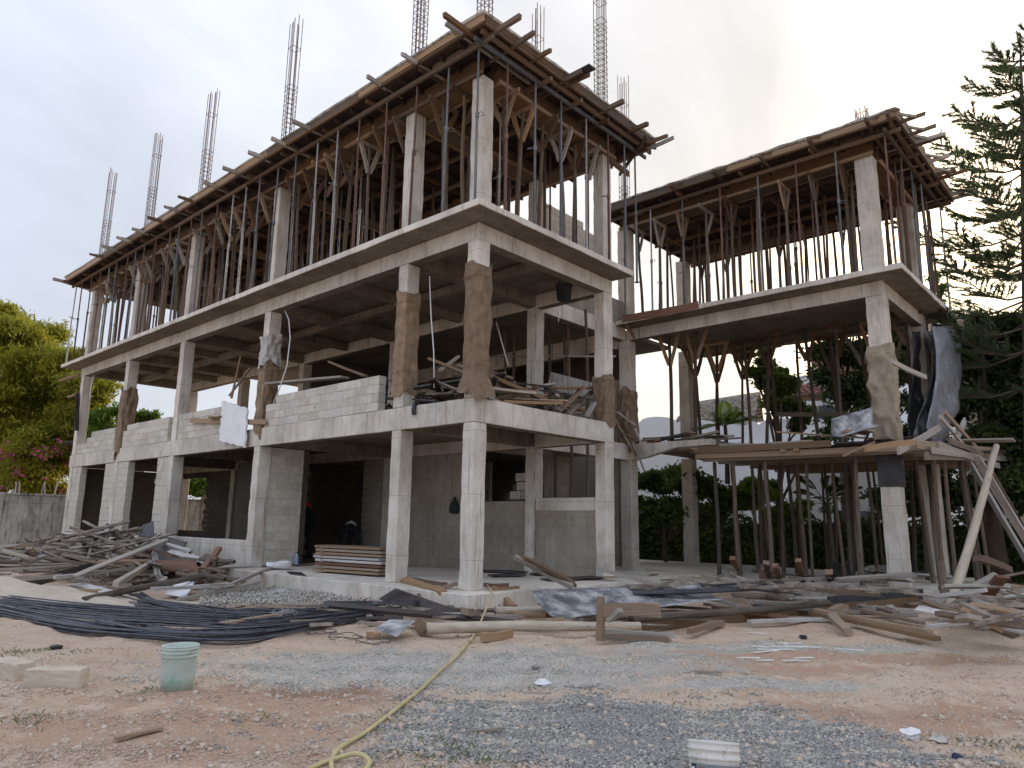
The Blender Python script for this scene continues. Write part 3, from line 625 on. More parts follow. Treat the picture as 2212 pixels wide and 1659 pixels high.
for x in (.1, .75, 1.75, 1.95, 3.3, 4.5, 5.3):
    board((x, -1.2-U(0, .15), ZD+.0), (x+U(-.1, .1), 1.2, ZD-.04), .07, .1, 'form_wood', 'bearer', D1)
    board((x, -1.1, ZD+.02), (x+.2, -.78, ZD+.16), .05, .06, 'wood_fresh', 'edge_brace', D1)
board((1.85, -1.5, ZD+.07), (1.9, -.4, ZD+.09), .24, .03, 'black_ply', 'shutter_offcut', D1, straight=True); board((5.3, -1.5, ZD-.12), (5.5, .6, ZD-.1), .06, .09, 'wood_grey', 'bearer', D1); board((4.7, -1.1, ZD-.2), (5.9, .5, ZD-.22), .05, .1, 'form_wood', 'bearer', D1)
for px, py in [(1447, 400), (1538, 372), (1640, 345), (1745, 305), (1870, 265), (1915, 245)]:
    y = P(px, py, 0, XW-1.1).y; board((XW-1.1, y, ZD), (XW+1.2, y+.1, ZD-.05), .07, .1, 'form_wood', 'bearer', D2); board((XW-1.05, y, ZD+.02), (XW-.76, y-.2, ZD+.16), .05, .06, 'form_wood', 'edge_brace', D2)
for k, x in enumerate([XW-.4, XW+.35, XW+.9, XW+1.0, XW+2.2, XW+3.2, XW+3.4, XV+1.1, XV+1.4]):
    board((x, YW-1.2-U(0, .35), ZD+.03), (x+U(-.1, .1), YW+1.2, ZD-.04), .06, .09, random.choice(['wood_grey', 'form_wood']), 'bearer', D2); board((x, YW-1.15, ZD+.02), (x-.2, YW-.78, ZD+.16), .05, .06, 'wood_grey', 'edge_brace', D2)

# ------------------------------------------------------------------ props
def tube_mesh(n=8, r=1):
    mb = MB(); mb.tube([(0, 0, 0), (0, 0, 1)], r, n); mb.sm = True; return mb.mesh('tube')
TUBE = tube_mesh()
mb = MB(); mb.tube([(0, 0, -.05), (0, 0, .05)], .042, 8); mb.tube([(.03, 0, 0), (.1, .02, .03), (.16, .05, 0), (.14, .09, -.03), (.05, .06, -.02)], .008, 5); COLLAR = mb.mesh('collar')
mb = MB(); mb.box((-.06, -.06, 0), (.06, .06, .008)); PLATE = mb.mesh('plate')
def steel_prop(x, y, z0, z1, label, group, mat=None, lean=(0, 0)):
    mat = mat or random.choice(['steel_blue', 'steel_rust', 'steel_blue', 'steel_grey', 'steel_rust'])
    o = empty('steel_prop', (x, y, z0), label, 'prop', group); H = z1-z0; h1 = H*U(.5, .62); tx, ty = lean
    sh = Matrix(((1, 0, tx/H, 0), (0, 1, ty/H, 0), (0, 0, 1, 0), (0, 0, 0, 1)))
    T = Matrix.Translation((x, y, z0)) @ sh @ Matrix.Rotation(U(0, 6), 4, 'Z')
    link('lower_tube', TUBE, o, T @ Matrix.Diagonal((.03, .03, h1, 1)), mat)
    link('upper_tube', TUBE, o, T @ Matrix.Translation((0, 0, h1)) @ Matrix.Diagonal((.0235, .0235, H-h1, 1)), mat)
    link('collar', COLLAR, o, T @ Matrix.Translation((0, 0, h1)), mat)
    link('base_plate', PLATE, o, T @ Matrix.Translation((0, 0, .001)), mat)
    return o
def wood_prop(x, y, z0, z1, label, group, r=None, head=None, mat='pole_wood', lean=None, fork=.7):
    """round pole; head=(dx,dy) gives it a cross head with two raking braces"""
    o = empty('wooden_prop', (x, y, z0), label, 'prop', group); r = r or U(.034, .05)
    lx, ly = lean or (U(-.1, .1), U(-.1, .1))
    pole((x+lx, y+ly, z0), (x, y, z1-(.09 if head else 0)), r, mat, 'pole', o)
    if head:
        d = Vector((*head, 0)).normalized(); hl = U(.36, .48); c = Vector((x, y, z1-.05)); wm = random.choice(['form_wood', 'wood_grey', 'wood_fresh', 'form_wood'])
        board(c-d*hl, c+d*hl, .06, .09, wm, 'cross_head', o)
        for s in (-1, 1):
            if U(0, 1) < .88: board(c+d*(s*hl*U(.7, .95))+Vector((0, 0, -.04)), Vector((x+lx*.2, y+ly*.2, z1-fork-U(0, .15)))+d*(s*.03), .035, .11, wm, 'brace', o)
    return o
# outer row along the long facade (top floor)
ys_ = []; y = -.35
while y < 23.6: ys_.append(y); y += U(.78, 1.05)
for i, y in enumerate(ys_):
    steel_prop(-.48, y, Z2T, ZD-.235, 'steel prop at the slab edge of the long facade, %s from the front corner' % ORD[i], 'props along the long facade edge', lean=(U(-.05, .05), U(-.06, .06)))
for i, x in enumerate((.25, 1.15, 2.05, 3.0, 3.9, 4.62)):
    steel_prop(x, -.48, Z2T, ZD-.25, 'steel prop at the slab edge of the short facade, %s from the front corner' % ORD[i], 'props along the short facade edge', mat=('steel_rust', 'steel_blue', 'steel_blue', 'steel_grey', 'steel_rust', 'steel_blue')[i])
steel_prop(XR+.95, -.35, Z2T-.1, ZD-.25, 'steel prop at the outer end of the short facade beside the cable of bars', 'props along the short facade edge', mat='steel_blue')
# forked wooden props under the edge beams
i = 0; y = .75
while y < 22.4:
    if min(abs(y-c-.15) for c in YC) > .34:
        wood_prop(.19, y, Z2T, Z3B-.02, 'forked wooden prop under the long facade roof beam, %s from the front corner' % ORD[min(i, 45)], 'forked props under the long facade beam', head=(1, 0)); i += 1
    y += U(.58, .76)
for i, x in enumerate((.85, 1.5, 2.2, 2.85, 3.45, 4.0)):
    wood_prop(x, .19, Z2T, Z3B-.02, 'forked wooden prop under the short facade roof beam, %s from the front corner' % ORD[i], 'forked props under the short facade beam', head=(0, 1))
# inner rows
for row, x in enumerate((.85, 1.5, 2.3, 3.1, 3.9, 4.65)):
    y = .9+U(0, .4); cnt = 0
    while y < 22.8:
        lab = 'brown pole prop on the main top floor, %s row in, %s from front' % (ORD[row], ORD[cnt]); cnt += 1
        if U(0, 1) < .3: steel_prop(x+U(-.1, .1), y, Z2T, ZD-.235, lab.replace('brown pole', 'steel tube'), 'steel props inside the main top floor')
        else: wood_prop(x+U(-.1, .1), y, Z2T, ZD-.235, lab, 'pole props inside the main top floor', head=(1, 0) if row == 5 and U(0, 1) < .5 else None)
        y += U(.9, 1.35) if row < 2 else U(1.1, 1.6)
# wing, top floor
for i, y in enumerate(np.linspace(YW-.4, 2.1, 8)):
    steel_prop(XW-.44, float(y)+U(-.1, .1), Z2T, ZD-.235, 'steel prop on the wing slab edge, %s from the outer corner' % ORD[i], 'props along the wing slab edge')
for i, y in enumerate(np.linspace(YW+.75, 1.9, 9)):
    wood_prop(XW+.19, float(y), Z2T, Z3B-.02, 'forked wooden prop under the wing roof beam, %s from the outer corner' % ORD[i], 'forked props under the wing beam', head=(1, 0))
for row, x in enumerate((XW+1.1, XW+1.9, XW+2.7, XW+3.4, XV+.2, XV+1.1)):
    y = YW-.35+U(0, .3); cnt = 0
    while y < 2.3:
        if abs(y-YW-.2) > .3 or x < XV-.3:
            sfx = ', %s row in, %s from outer end' % (ORD[row], ORD[cnt]); cnt += 1
            if U(0, 1) < .3: steel_prop(x+U(-.1, .1), y, Z2T, ZD-.235, 'steel tube prop inside the wing top floor'+sfx, 'steel props inside the wing top floor')
            else: wood_prop(x+U(-.15, .15), y, Z2T, ZD-.235, 'crooked pole prop inside the wing top floor'+sfx, 'pole props inside the wing top floor', head=(1, 0) if row == 4 else None)
        y += U(.72, 1.1)
for i, x in enumerate((XW+.9, XW+1.9, XW+2.9)): steel_prop(x, YW-.45, Z2T, ZD-.25, 'steel prop on the end edge of the wing slab, %s from its outer corner' % ORD[i], 'props along the wing end edge')
for i, (x, y) in enumerate(((XV+1.2, YW-.5), (XV+1.28, YW-.2), (XV+1.25, YW+.2))): steel_prop(x, y, Z2T, ZD-.25, 'thin steel prop at the far right corner of the wing, %s of three' % ORD[i], 'far corner props of the wing', mat='steel_grey')
# wing, middle floor: forked poles against the light
i = 0
for x, y0 in ((XV-.4, YW+.3), (XV+.9, YW+.1)):
    y = y0; cnt = 0
    while y < 1.9:
        cnt += 1
        wood_prop(x+U(-.2, .2), y, 3.35, Z2S-.01, 'forked pole prop under the wing middle ceiling, %s row, %s from the outer end' % ('nearer' if x < XV else 'farther', ORD[cnt-1]), 'forked props on the wing middle floor', head=(U(-.4, .4), 1), r=U(.042, .06), fork=.95, lean=(U(-.2, .2), U(-.25, .25))); y += U(.85, 1.1)
for k, y in enumerate((.4, 1.3)): wood_prop(XW+.9, y, Z1T, Z2S-.01, 'forked pole prop beside the wrapped column where the wing begins, %s one' % ('nearer', 'farther')[k], 'forked props beside the wing column', head=(0, 1), r=.055, fork=1.0)
# wing, ground floor: forest of poles under the timber platform
xg = np.linspace(XW-.35, XV+1.1, 6); yg = np.linspace(YW-.7, -.55, 7)
for i, x in enumerate(xg):
    for j, y in enumerate(yg):
        px_, py_ = float(x)+U(-.22, .22), float(y)+U(-.25, .25)
        if (abs(px_-XW-.1) < .75 and abs(py_-YW-.15) < .5): continue
        lab = ('bare pole prop along the front edge of the timber platform, %s from its outer end' % ORD[j]) if i == 0 else 'bare pole under the timber platform, %s row back, %s from its outer end' % (ORD[i], ORD[j])
        wood_prop(px_, py_, -.08, 2.95, lab, 'poles holding the front of the platform' if i == 0 else 'poles deep under the platform', r=U(.036, .058), lean=(U(-.14, .14), U(-.16, .16)))
wood_prop(*P(1862, 1250, 2, -.1).xy, -.1, 3.0, 'pale straight peeled pole under the platform left of the wing corner column', 'pale pole of the platform', r=.085, mat='pole_pale', lean=(.1, .05))
for k, (px, py, lab) in enumerate(((1200, 1180, 'dark pole prop in the stair opening nearest the inner column'), (1235, 1180, 'dark pole prop in the middle of the stair opening'), (1270, 1180, 'dark pole prop in the stair opening nearest the corner column'))):
    p = P(px, 1075, 0, 5.6); wood_prop(p.x, p.y, .0, 3.4, lab, 'poles in the stair opening', r=.05, lean=(0, .05))
for k, (px, lab) in enumerate(((1185, 'slim pole on the middle floor beside the inner column'), (1218, 'first of two poles under the hanging bucket'), (1226, 'second of two poles under the hanging bucket'), (1265, 'slim pole on the middle floor beside the short facade end column'), (1090, 'dark pole leaning behind the wrapped corner column'), (1110, 'dark pole right behind the wrapped corner column'))):
    p = P(px, 800, 0, 6.3); wood_prop(p.x, p.y, Z1T, Z2S, lab, 'poles on the middle floor', r=.05)

# ------------------------------------------------------------------ reinforcement cages
mbb = MB(); mbb.tube([(0, 0, 0), (0, 0, .5), (0, 0, 1)], 1, 5); BARM = mbb.mesh('bar')
def stirrup_mesh(a, b):
    mb = MB(); c = [(-a/2, -b/2), (a/2, -b/2), (a/2, b/2), (-a/2, b/2)]
    for k in range(4):
        p = c[k]; q = c[(k+1) % 4]; mb.bar((p[0], p[1], 0), (q[0], q[1], U(-.01, .01)), .011, .011)
    return mb.mesh('stirrup')
STIR = stirrup_mesh(.26, .26); BARM.materials.append(MT['rebar_rust']); STIR.materials.append(MT['rebar_rust'])
def cage(x, y, z0, h, label, dense=.55, nb=8, tilt=(0, 0)):
    o = empty('rebar_cage', (x, y, z0), label, 'rebar', 'column cages above the roof')
    T = Matrix.Translation((x, y, z0)) @ Matrix(((1, 0, tilt[0], 0), (0, 1, tilt[1], 0), (0, 0, 1, 0), (0, 0, 0, 1)))
    for k in range(nb):
        a, b_ = [(-1, -1), (0, -1), (1, -1), (1, 0), (1, 1), (0, 1), (-1, 1), (-1, 0)][k]
        ba = link('bar', BARM, o, T @ Matrix(((1, 0, U(-.012, .012), a*.12), (0, 1, U(-.012, .012), b_*.12), (0, 0, 1, 0), (0, 0, 0, 1))) @ Matrix.Diagonal((.0115, .0115, h*U(.95, 1.03), 1)), 'rebar_rust')
    z = .1
    while z < h*dense:
        link('stirrup', STIR, o, T @ Matrix.Translation((0, 0, z)) @ Matrix.Rotation(U(-.03, .03), 4, 'X'), 'rebar_rust'); z += U(.13, .2)
    link('stirrup', STIR, o, T @ Matrix.Translation((0, 0, h*.8)), 'rebar_rust')
RZ = ZD+.2
for y, h, lab in zip(YC, (4.9, 4.95, 4.9, 4.85, 4.9, 4.85), ('cage of column bars rising from the front corner of the roof', 'cage of column bars second from the front roof corner', 'cage of column bars third from the front roof corner', 'cage of column bars fourth from the front roof corner', 'cage of column bars fifth from the front corner, second from the far end', 'leftmost cage of column bars at the far end of the roof')):
    cage(.17, y+.16, RZ, h, lab, tilt=(U(-.01, .01), U(-.01, .01)))
cage(XR+.17, .16, RZ, 4.9, 'tall dense cage of bars at the right end of the main roof', .7)
cage(XR+.17, 2.35, RZ, 4.85, 'cage of bars rising just behind the main roof edge', .3)
cage(XW+.2, 2.4, RZ, 4.9, 'thin cage of bars behind the right end of the main roof', .2, tilt=(0, .0))
cage(XW+.2, YW+.2, RZ, .85, 'short stub of bars on the wing roof near its outer corner', .3)

# ------------------------------------------------------------------ burlap round columns
def wrap(x, y, cx, cy, z0, z1, label, ragged=.06, puff=.035, mat='burlap', flare=0, seed=0, fold=.008):
    rr = random.Random(seed); ph = [rr.uniform(0, 6) for _ in range(12)]
    per = [(x, y), (x+cx, y), (x+cx, y+cy), (x, y+cy)]; nu, nv = 64, max(12, int((z1-z0)/.035))
    mb = MB(); vs = []
    for j in range(nv+1):
        v = j/nv
        for i in range(nu):
            t = i/nu*4; k = int(t); f = t-k; p = per[k]; q = per[(k+1) % 4]
            bx = p[0]+(q[0]-p[0])*f; by = p[1]+(q[1]-p[1])*f; cxm, cym = x+cx/2, y+cy/2
            d = Vector((bx-cxm, by-cym)); dn = d.normalized()
            w_ = math.sin(i*.55+ph[0]+v*5)+.7*math.sin(i*.9-v*9+ph[1])+.8*math.sin(v*(z1-z0)*7+ph[2]+math.sin(i*.3+ph[3])*2.2)+.5*math.sin(v*31+i*.7+ph[4])
            off = .016+puff*1.0*(.45+.34*w_+.3*abs(math.sin(i*.15+v*(z1-z0)*2.6+ph[10])))*(.35+.65*abs(math.sin(v*3.1+ph[5])))
            zf = z0+(z1-z0)*v; off += fold*((1-abs(math.sin(zf*4.3+1.3*math.sin(i*.196+ph[11])+.5*math.sin(i*.49))))**2+.7*(1-abs(math.sin(zf*2.7-1.6*math.sin(i*.196+ph[3])+ph[9])))**2)*2
            if v < .12: off += flare*(1-v/.12)
            zz = z0+(z1-z0)*v
            if j == nv: zz += ragged*(.8*math.sin(i*.196+ph[6])+.35*math.sin(i*.49+ph[7]))
            if j == 0: zz -= ragged*(1+math.sin(i*.196+ph[8])*.9+.4*math.sin(i*.49+ph[9]))
            vs.append((bx+dn.x*max(off, .008), by+dn.y*max(off, .008), zz))
    mb.add(vs, [(j*nu+i, j*nu+(i+1) % nu, (j+1)*nu+(i+1) % nu, (j+1)*nu+i) for j in range(nv) for i in range(nu)])
    o = mb.build('burlap_wrap', mat, None, True); tag(o, label, 'burlap', 'burlap wrapped round columns')
    # twine ties
    for f in (.2, .9):
        tb = MB(); zz = z0+(z1-z0)*f; a = .05; tb.tube([(x-a, y-a, zz), (x+cx+a, y-a, zz+.03), (x+cx+a, y+cy+a, zz), (x-a, y+cy+a, zz-.02), (x-a, y-a, zz)], .006, 4); tb.build('tie', mat, o)
    return o
def zat(px, py, x, y): return P(px, py, 0, x).z
wrap(0, 0, CX, CY, Z1T+.12, 6.35, 'brown burlap wrapped tall round the front corner column of the middle floor', flare=.12, puff=.03, ragged=.09, seed=1)
wrap(0, 2.19, CX, CY, Z1T+.35, 6.2, 'smooth brown burlap wrapped round the column left of the corner', puff=.018, seed=2)
wrap(0, 8.02, CX, CY, Z1T-.05, 5.4, 'torn brown burlap and paper clinging to the column beside the white board', puff=.05, ragged=.12, seed=3)
wrap(0, 17.84, CX, CY, Z1T-.1, 5.75, 'ragged dark burlap strips hanging on the column second from the far end', puff=.06, ragged=.15, seed=4)
wrap(XR, 0, CX, CY, Z1T+.02, 4.75, 'short burlap wrap low on the short facade end column', puff=.025, seed=5)
wrap(XW, 2.19, .38, .38, Z1T-.1, 5.3, 'burlap wrap on the column where the wing begins', puff=.05, ragged=.1, seed=6)
wrap(XW, YW, .42, .42, 3.35, 5.6, 'crumpled pale burlap bunched round the wing corner column', puff=.05, ragged=.05, mat='burlap_pale', seed=7, fold=.03)
wrap(0, 8.02, CX, CY, 5.45, 6.15, 'loose grey paper scrap caught on the column above the white board', puff=.07, ragged=.1, mat='wood_limed', seed=8)
# ------------------------------------------------------------------ loose timber
def pk(px, py, z):
    if px < 480 and z > .08 and py < 1262: return P(px, py, 0, -.75-(py-1130)*.0115)   # pieces of the left heap lie on its slope
    return P(px, py, 2, z)
def bp_(p1, p2, w, t, mat, label, cat='plank', name='plank', roll=0, group=None, straight=False):
    """board between two measured points (px, py, height)"""
    return tag(board(pk(*p1), pk(*p2), w, t, mat, name, None, roll, straight), label, cat, group)
def lg(p1, p2, r, mat, label, group=None): return tag(pole(pk(*p1), pk(*p2), r, mat, 'log'), label, 'log', group)
def sheet(c, sag, label, mat, nm='plywood_sheet', t=.014, cat='plywood', wav=0, nu=14, nv=8):
    """sheet through four corners (a b along the top, then d c below) with a sag"""
    a, b, cc, d = [Vector(p) for p in c]; nr = (b-a).cross(d-a).normalized()
    if nr.z < 0: nr = -nr
    fn = lambda u, v: a.lerp(b, u).lerp(d.lerp(cc, u), v)+nr*(-sag*4*v*(1-v)+wav*math.sin(u*9+v*4)+wav*.6*math.sin(u*17-v*7))
    return tag(thick(fn, nu, nv, t, nr).build(nm, mat, None, True), label, cat)
LOW = GZ+.06
M('scrap_wood', (.11, .08, .06), (.36, .31, .26), 3.5, .92, .3, 30, 0, detail=2)
def spread(items, keep, label, group, stuff_label):
    """the largest boards become things of their own, the small rest one mass"""
    items.sort(key=lambda q: -(q[1]-q[0]).length*q[2]); mb = MB()
    for k, (a, b, w_, t, m, rl) in enumerate(items):
        if k < keep: tag(board(a, b, w_, t, m, 'plank', None, rl), label, 'plank', group)
        else: mb.bar(a, b, w_, t, (math.sin(rl)*.7, .2, 1))
    if mb.v: tag(mb.build('scrap_boards', 'scrap_wood'), stuff_label, 'scrap wood', None, 'stuff')
# --- in front of the plinth
lg((921, 1358, LOW+.06), (1382, 1352, LOW+.04), .075, 'pole_pale', 'long pale peeled log lying across the front of the debris')
bp_((712, 1308, LOW+.1), (1110, 1345, LOW+.05), .1, .06, 'brown_ply', 'long dark brown plank in front of the plinth corner', roll=.5)
sheet((pk(700, 1300, LOW+.12), pk(905, 1298, LOW+.16), pk(895, 1304, LOW+.14), pk(702, 1310, LOW+.06)), .01, 'thin black board lying on the long dark brown plank', 'black_ply')
sheet((pk(818, 1294, -.22), pk(856, 1271, .03), pk(1001, 1323, -.2), pk(940, 1331, LOW)), .02, 'black ribbed plywood triangle leaning on the plinth left of the corner column', 'brown_ply')
sheet((pk(842, 1340, LOW+.14), pk(899, 1341, LOW+.16), pk(858, 1376, LOW+.06), pk(809, 1362, LOW+.05)), -.01, 'small scratched black plywood panel propped on a brick sized block', 'black_ply_limed')
bp_((799, 1372, LOW), (815, 1376, LOW), .11, .09, 'wood_fresh', 'short orange block under the small black panel')
bp_((872, 1252, .07), (957, 1279, .0), .16, .07, 'wood_brown', 'thick brown plank end lying across the plinth left of the corner column', roll=.3)
bp_((903, 1286, -.1), (987, 1260, .1), .1, .06, 'wood_brown', 'brown batten crossing the thick plank beside the corner column')
bp_((890, 1250, .04), (960, 1262, .04), .14, .06, 'wood_brown', 'brown plank lying flat behind the thick plank on the plinth')
bp_((1066, 1271, .03), (1110, 1312, -.25), .11, .09, 'wood_fresh', 'short orange timber sloping off the plinth right of the corner column')
lg((1070, 1319, LOW+.06), (1190, 1316, LOW+.06), .07, 'pole_pale', 'short pale log beside the sloping orange timber')
bp_((1005, 1333, LOW), (1200, 1330, LOW), .1, .08, 'wood_grey', 'grey timber under the short pale log')
bp_((1003, 1320, -.1), (1030, 1328, -.2), .12, .1, 'wood_brown', 'chunky brown offcut at the foot of the corner plinth')
bp_((1041, 1376, LOW+.02), (1104, 1368, LOW+.02), .09, .11, 'wood_fresh', 'short orange beam offcut in front of the long pale log')
bp_((900, 1340, LOW+.02), (917, 1368, LOW), .14, .06, 'wood_brown', 'brown board stub at the left end of the long pale log', roll=.5)
bp_((797, 1330, LOW), (806, 1347, LOW), .1, .05, 'wood_grey', 'grey stub left of the long pale log')
sheet((pk(1148, 1278, .12), pk(1507, 1259, .16), pk(1562, 1295, .0), pk(1203, 1338, LOW+.06)), .06, 'large sagging black plywood sheet smeared with white cement', 'black_ply_limed', nu=24, nv=10)
bp_((1112, 1202, .62), (1236, 1266, .08), .16, .07, 'wood_grey', 'weathered plank leaning up from the black sheet', roll=.4)
bp_((1130, 1204, .62), (1242, 1262, .1), .16, .06, 'wood_brown', 'brown plank leaning beside the weathered plank above the black sheet', roll=.5)
bp_((1293, 1229, .45), (1592, 1308, -.15), .11, .07, 'wood_grey', 'long grey batten lying diagonally over the black sheet')
lg((1365, 1338, LOW+.12), (1790, 1302, LOW+.2), .065, 'wood_brown' if False else 'pole_wood', 'long brown pole resting on the long beam at right')
bp_((1385, 1345, LOW+.02), (1982, 1300, LOW+.05), .08, .22, 'wood_brown', 'long deep brown beam lying on edge at right', straight=False)
bp_((1490, 1364, LOW-.02), (1560, 1345, LOW), .1, .08, 'wood_brown', 'pole end poking out under the long deep beam')
bp_((1752, 1325, LOW+.05), (2025, 1380, LOW), .13, .06, 'wood_brown', 'brown plank slanting towards the camera below the long deep beam')
bp_((1760, 1318, LOW+.1), (2010, 1366, LOW+.05), .12, .06, 'wood_fresh', 'lighter plank slanting beside the brown one below the long deep beam')
bp_((1860, 1316, LOW+.1), (1992, 1346, LOW+.03), .14, .05, 'wood_brown', 'short plank slanting away from the right end of the long beam')
bp_((1517, 1243, .12), (1709, 1288, -.1), .16, .07, 'wood_grey', 'wide grey plank sloping down behind the black sheet')
lg((1806, 1282, LOW+.1), (2014, 1266, LOW+.14), .07, 'pole_wood', 'thick brown log in front of the wing corner column')
bp_((1790, 1300, LOW+.14), (1992, 1283, LOW+.2), .06, .2, 'black_ply', 'black plywood strip on edge below the thick log', 'plywood', 'plywood_strip', straight=True)
bp_((1794, 1322, LOW+.1), (1826, 1312, LOW+.16), .14, .1, 'wood_brown', 'square block on top of the slanting planks')
bp_((1795, 1330, LOW+.12), (1832, 1363, LOW), .12, .09, 'wood_brown', 'short post lying below the square block', roll=.3)
bp_((1618, 1343, LOW), (1780, 1338, LOW), .12, .05, 'wood_limed', 'white smeared board in front of the long beam')
bp_((1920, 1309, LOW+.12), (1950, 1330, LOW+.02), .12, .05, 'wood_grey', 'short grey board right of the slanting planks')
for q in [((1296, 1384, LOW-.02), (1297, 1318, .12), .09, .07, 'wood_fresh', 'upright stub of the nailed timber trestle'), ]:
    T_ = empty('timber_trestle', pk(1296, 1384, GZ), 'small nailed timber trestle at the right end of the long pale log', 'trestle')
    c0 = pk(1297, 1384, GZ+.03); board(c0, c0+Vector((.02, 0, .58)), .09, .08, 'wood_brown', 'post', T_)
    board(c0+Vector((-.02, 0, .38)), c0+Vector((.62, -.58, .4)), .05, .17, 'wood_brown', 'cross_board', T_); board(c0+Vector((.0, 0, .05)), c0+Vector((.75, -.62, .0)), .09, .08, 'wood_brown', 'foot_board', T_); board(c0+Vector((.2, .1, .1)), c0+Vector((.95, -.6, .04)), .09, .07, 'wood_grey', 'foot_board', T_)
bp_((1315, 1340, .0), (1340, 1318, .15), .1, .06, 'wood_grey', 'splintered grey stub standing behind the trestle'); bp_((1325, 1372, LOW), (1380, 1378, LOW-.03), .09, .03, 'wood_fresh', 'splintered pale chip in front of the trestle')
its = []
for k in range(60):
    a = pk(U(640, 1500), U(1296, 1352), LOW+U(0, .08)); th = TH+U(-.6, .6); d = Vector((math.cos(th), math.sin(th), U(-.03, .03)))*U(.08, .5)
    its.append((a-d, a+d, U(.03, .12), U(.02, .06), random.choice(['wood_brown', 'wood_grey', 'wood_brown', 'wood_fresh', 'brown_ply']), U(-.4, .4)))
spread(its, 16, 'small loose board in the litter along the plinth foot', 'litter along the plinth foot', 'small wood litter along the plinth foot')
# --- right: leaning poles and boards at the wing
lean_top = Vector((9.6, -6.9, 3.6)); pt = P(2153, 964, 1, -7.1)
lg((2040, 1352, GZ), (2153, 964, 3.25), .085, 'pole_pale', 'thick pale log leaning against the timber platform at far right')
lg((2046, 1325, GZ), (2005, 1000, 3.0), .085, 'pole_wood', 'dark pole leaning inwards behind the thick pale log')
bp_((2090, 990, 3.0), (2262, 1285, GZ+.08), .2, .06, 'wood_limed', 'grey shutter board leaning outwards at far right, nearest')
bp_((2108, 985, 3.05), (2282, 1272, GZ+.08), .2, .05, 'wood_limed', 'grey shutter board leaning outwards at far right, behind the nearest')
lg((2130, 1000, 2.95), (2270, 1252, GZ+.08), .07, 'pole_wood', 'brown pole leaning outwards behind the grey shutter boards')
bp_((2000, 1318, -.2), (2155, 1243, .45), .18, .09, 'wood_grey', 'thick grey timber rising from the foot of the leaning log', roll=.2)
bp_((2130, 1290, .1), (2165, 1245, .5), .2, .05, 'wood_red', 'red brown board standing among the scraps at far right')
bp_((2108, 1335, LOW), (2122, 1352, LOW), .1, .06, 'wood_fresh', 'short fresh orange board on the ground at far right')
bp_((2110, 1205, .8), (2180, 1230, .6), .12, .1, 'pole_wood', 'rough timber stub over the right hand scrap pile')
its = []
for k in range(60):
    a = pk(U(2060, 2240), U(1250, 1345), LOW+U(0, .6)); d = Vector((U(-1, 1), U(-1, 1), U(-.2, .2))).normalized()*U(.2, .8)
    its.append((a-d, a+d, U(.05, .16), U(.025, .07), random.choice(['wood_brown', 'wood_grey', 'wood_grey', 'wood_limed', 'wood_brown']), U(-.4, .4)))
spread(its, 24, 'loose board in the scrap pile at the far right edge', 'right hand scrap pile', 'small offcuts of the scrap pile at the far right edge')
# --- scraps on the wing ground floor
its = []
for k in range(80):
    a = pk(U(1400, 2000), U(1232, 1282), GZ+U(.25, .6)) if k < 55 else pk(U(1600, 2030), U(1285, 1325), LOW+U(0, .1)); th = random.choice([TH, TH, TH+1.2, TH-.5])+U(-.35, .35); d = Vector((math.cos(th), math.sin(th), U(-.1, .1)))*U(.2, 1.1)
    m = random.choice(['wood_brown', 'wood_grey', 'wood_grey', 'black_ply', 'wood_red', 'wood_limed'])
    its.append((a-d, a+d, U(.05, .17), U(.025, .07), m, U(-.4, .4)))
spread(its, 34, 'loose board among the scraps under the wing', 'scraps under the wing', 'small offcuts among the scraps under the wing')
for k, (px, py, px2, py2) in enumerate(((1660, 1245, 1655, 1215), (1735, 1255, 1724, 1210), (1683, 1250, 1676, 1222), (1788, 1245, 1790, 1235), (1600, 1238, 1582, 1205))):
    bp_((px, py, -.05), (px2, py2, .55), .12, .08, 'wood_brown', 'stub standing upright in the wing scraps, %s' % ['left of the middle', 'beside the rubble bag', 'short and dark', 'small and low', 'leaning left'][k])
sheet((P(1795, 1218, 2, .3), P(1835, 1216, 2, .3), P(1850, 1262, 2, -.1), P(1790, 1262, 2, -.1)), .03, 'crumpled black plastic heap beside the wing corner column', 'black_plastic', 'plastic_sheet', cat='plastic', wav=.05)
def rubble(c, s, label, mat='concrete_old', nm='rubble_lump', n=1):
    bm = bmesh.new(); bmesh.ops.create_icosphere(bm, subdivisions=2, radius=1)
    ph = [U(0, 6) for _ in range(6)]
    for v in bm.verts:
        k = 1+.25*math.sin(v.co.x*3+ph[0])+.2*math.sin(v.co.y*4+ph[1])+.2*math.sin(v.co.z*5+ph[2]); v.co = Vector((v.co.x*s[0], v.co.y*s[1], max(v.co.z, -.4)*s[2]))*k+Vector(c)
    me = bpy.data.meshes.new(nm); bm.to_mesh(me); bm.free(); me.materials.append(MT[mat]); o = bpy.data.objects.new(nm, me); COL.objects.link(o); return tag(o, label, 'rubble')
rubble(pk(1655, 1232, .0), (.4, .3, .25), 'grey lump of hardened concrete on the wing floor'); rubble(pk(1905, 1232, .05), (.5, .35, .18), 'grey concrete lump behind the wing corner column')
rubble(pk(1298, 1240, .25) if False else Vector((4.2, -.25, .12)), (.16, .14, .14), 'yellowish lump at the foot of the short facade end column', 'sand')
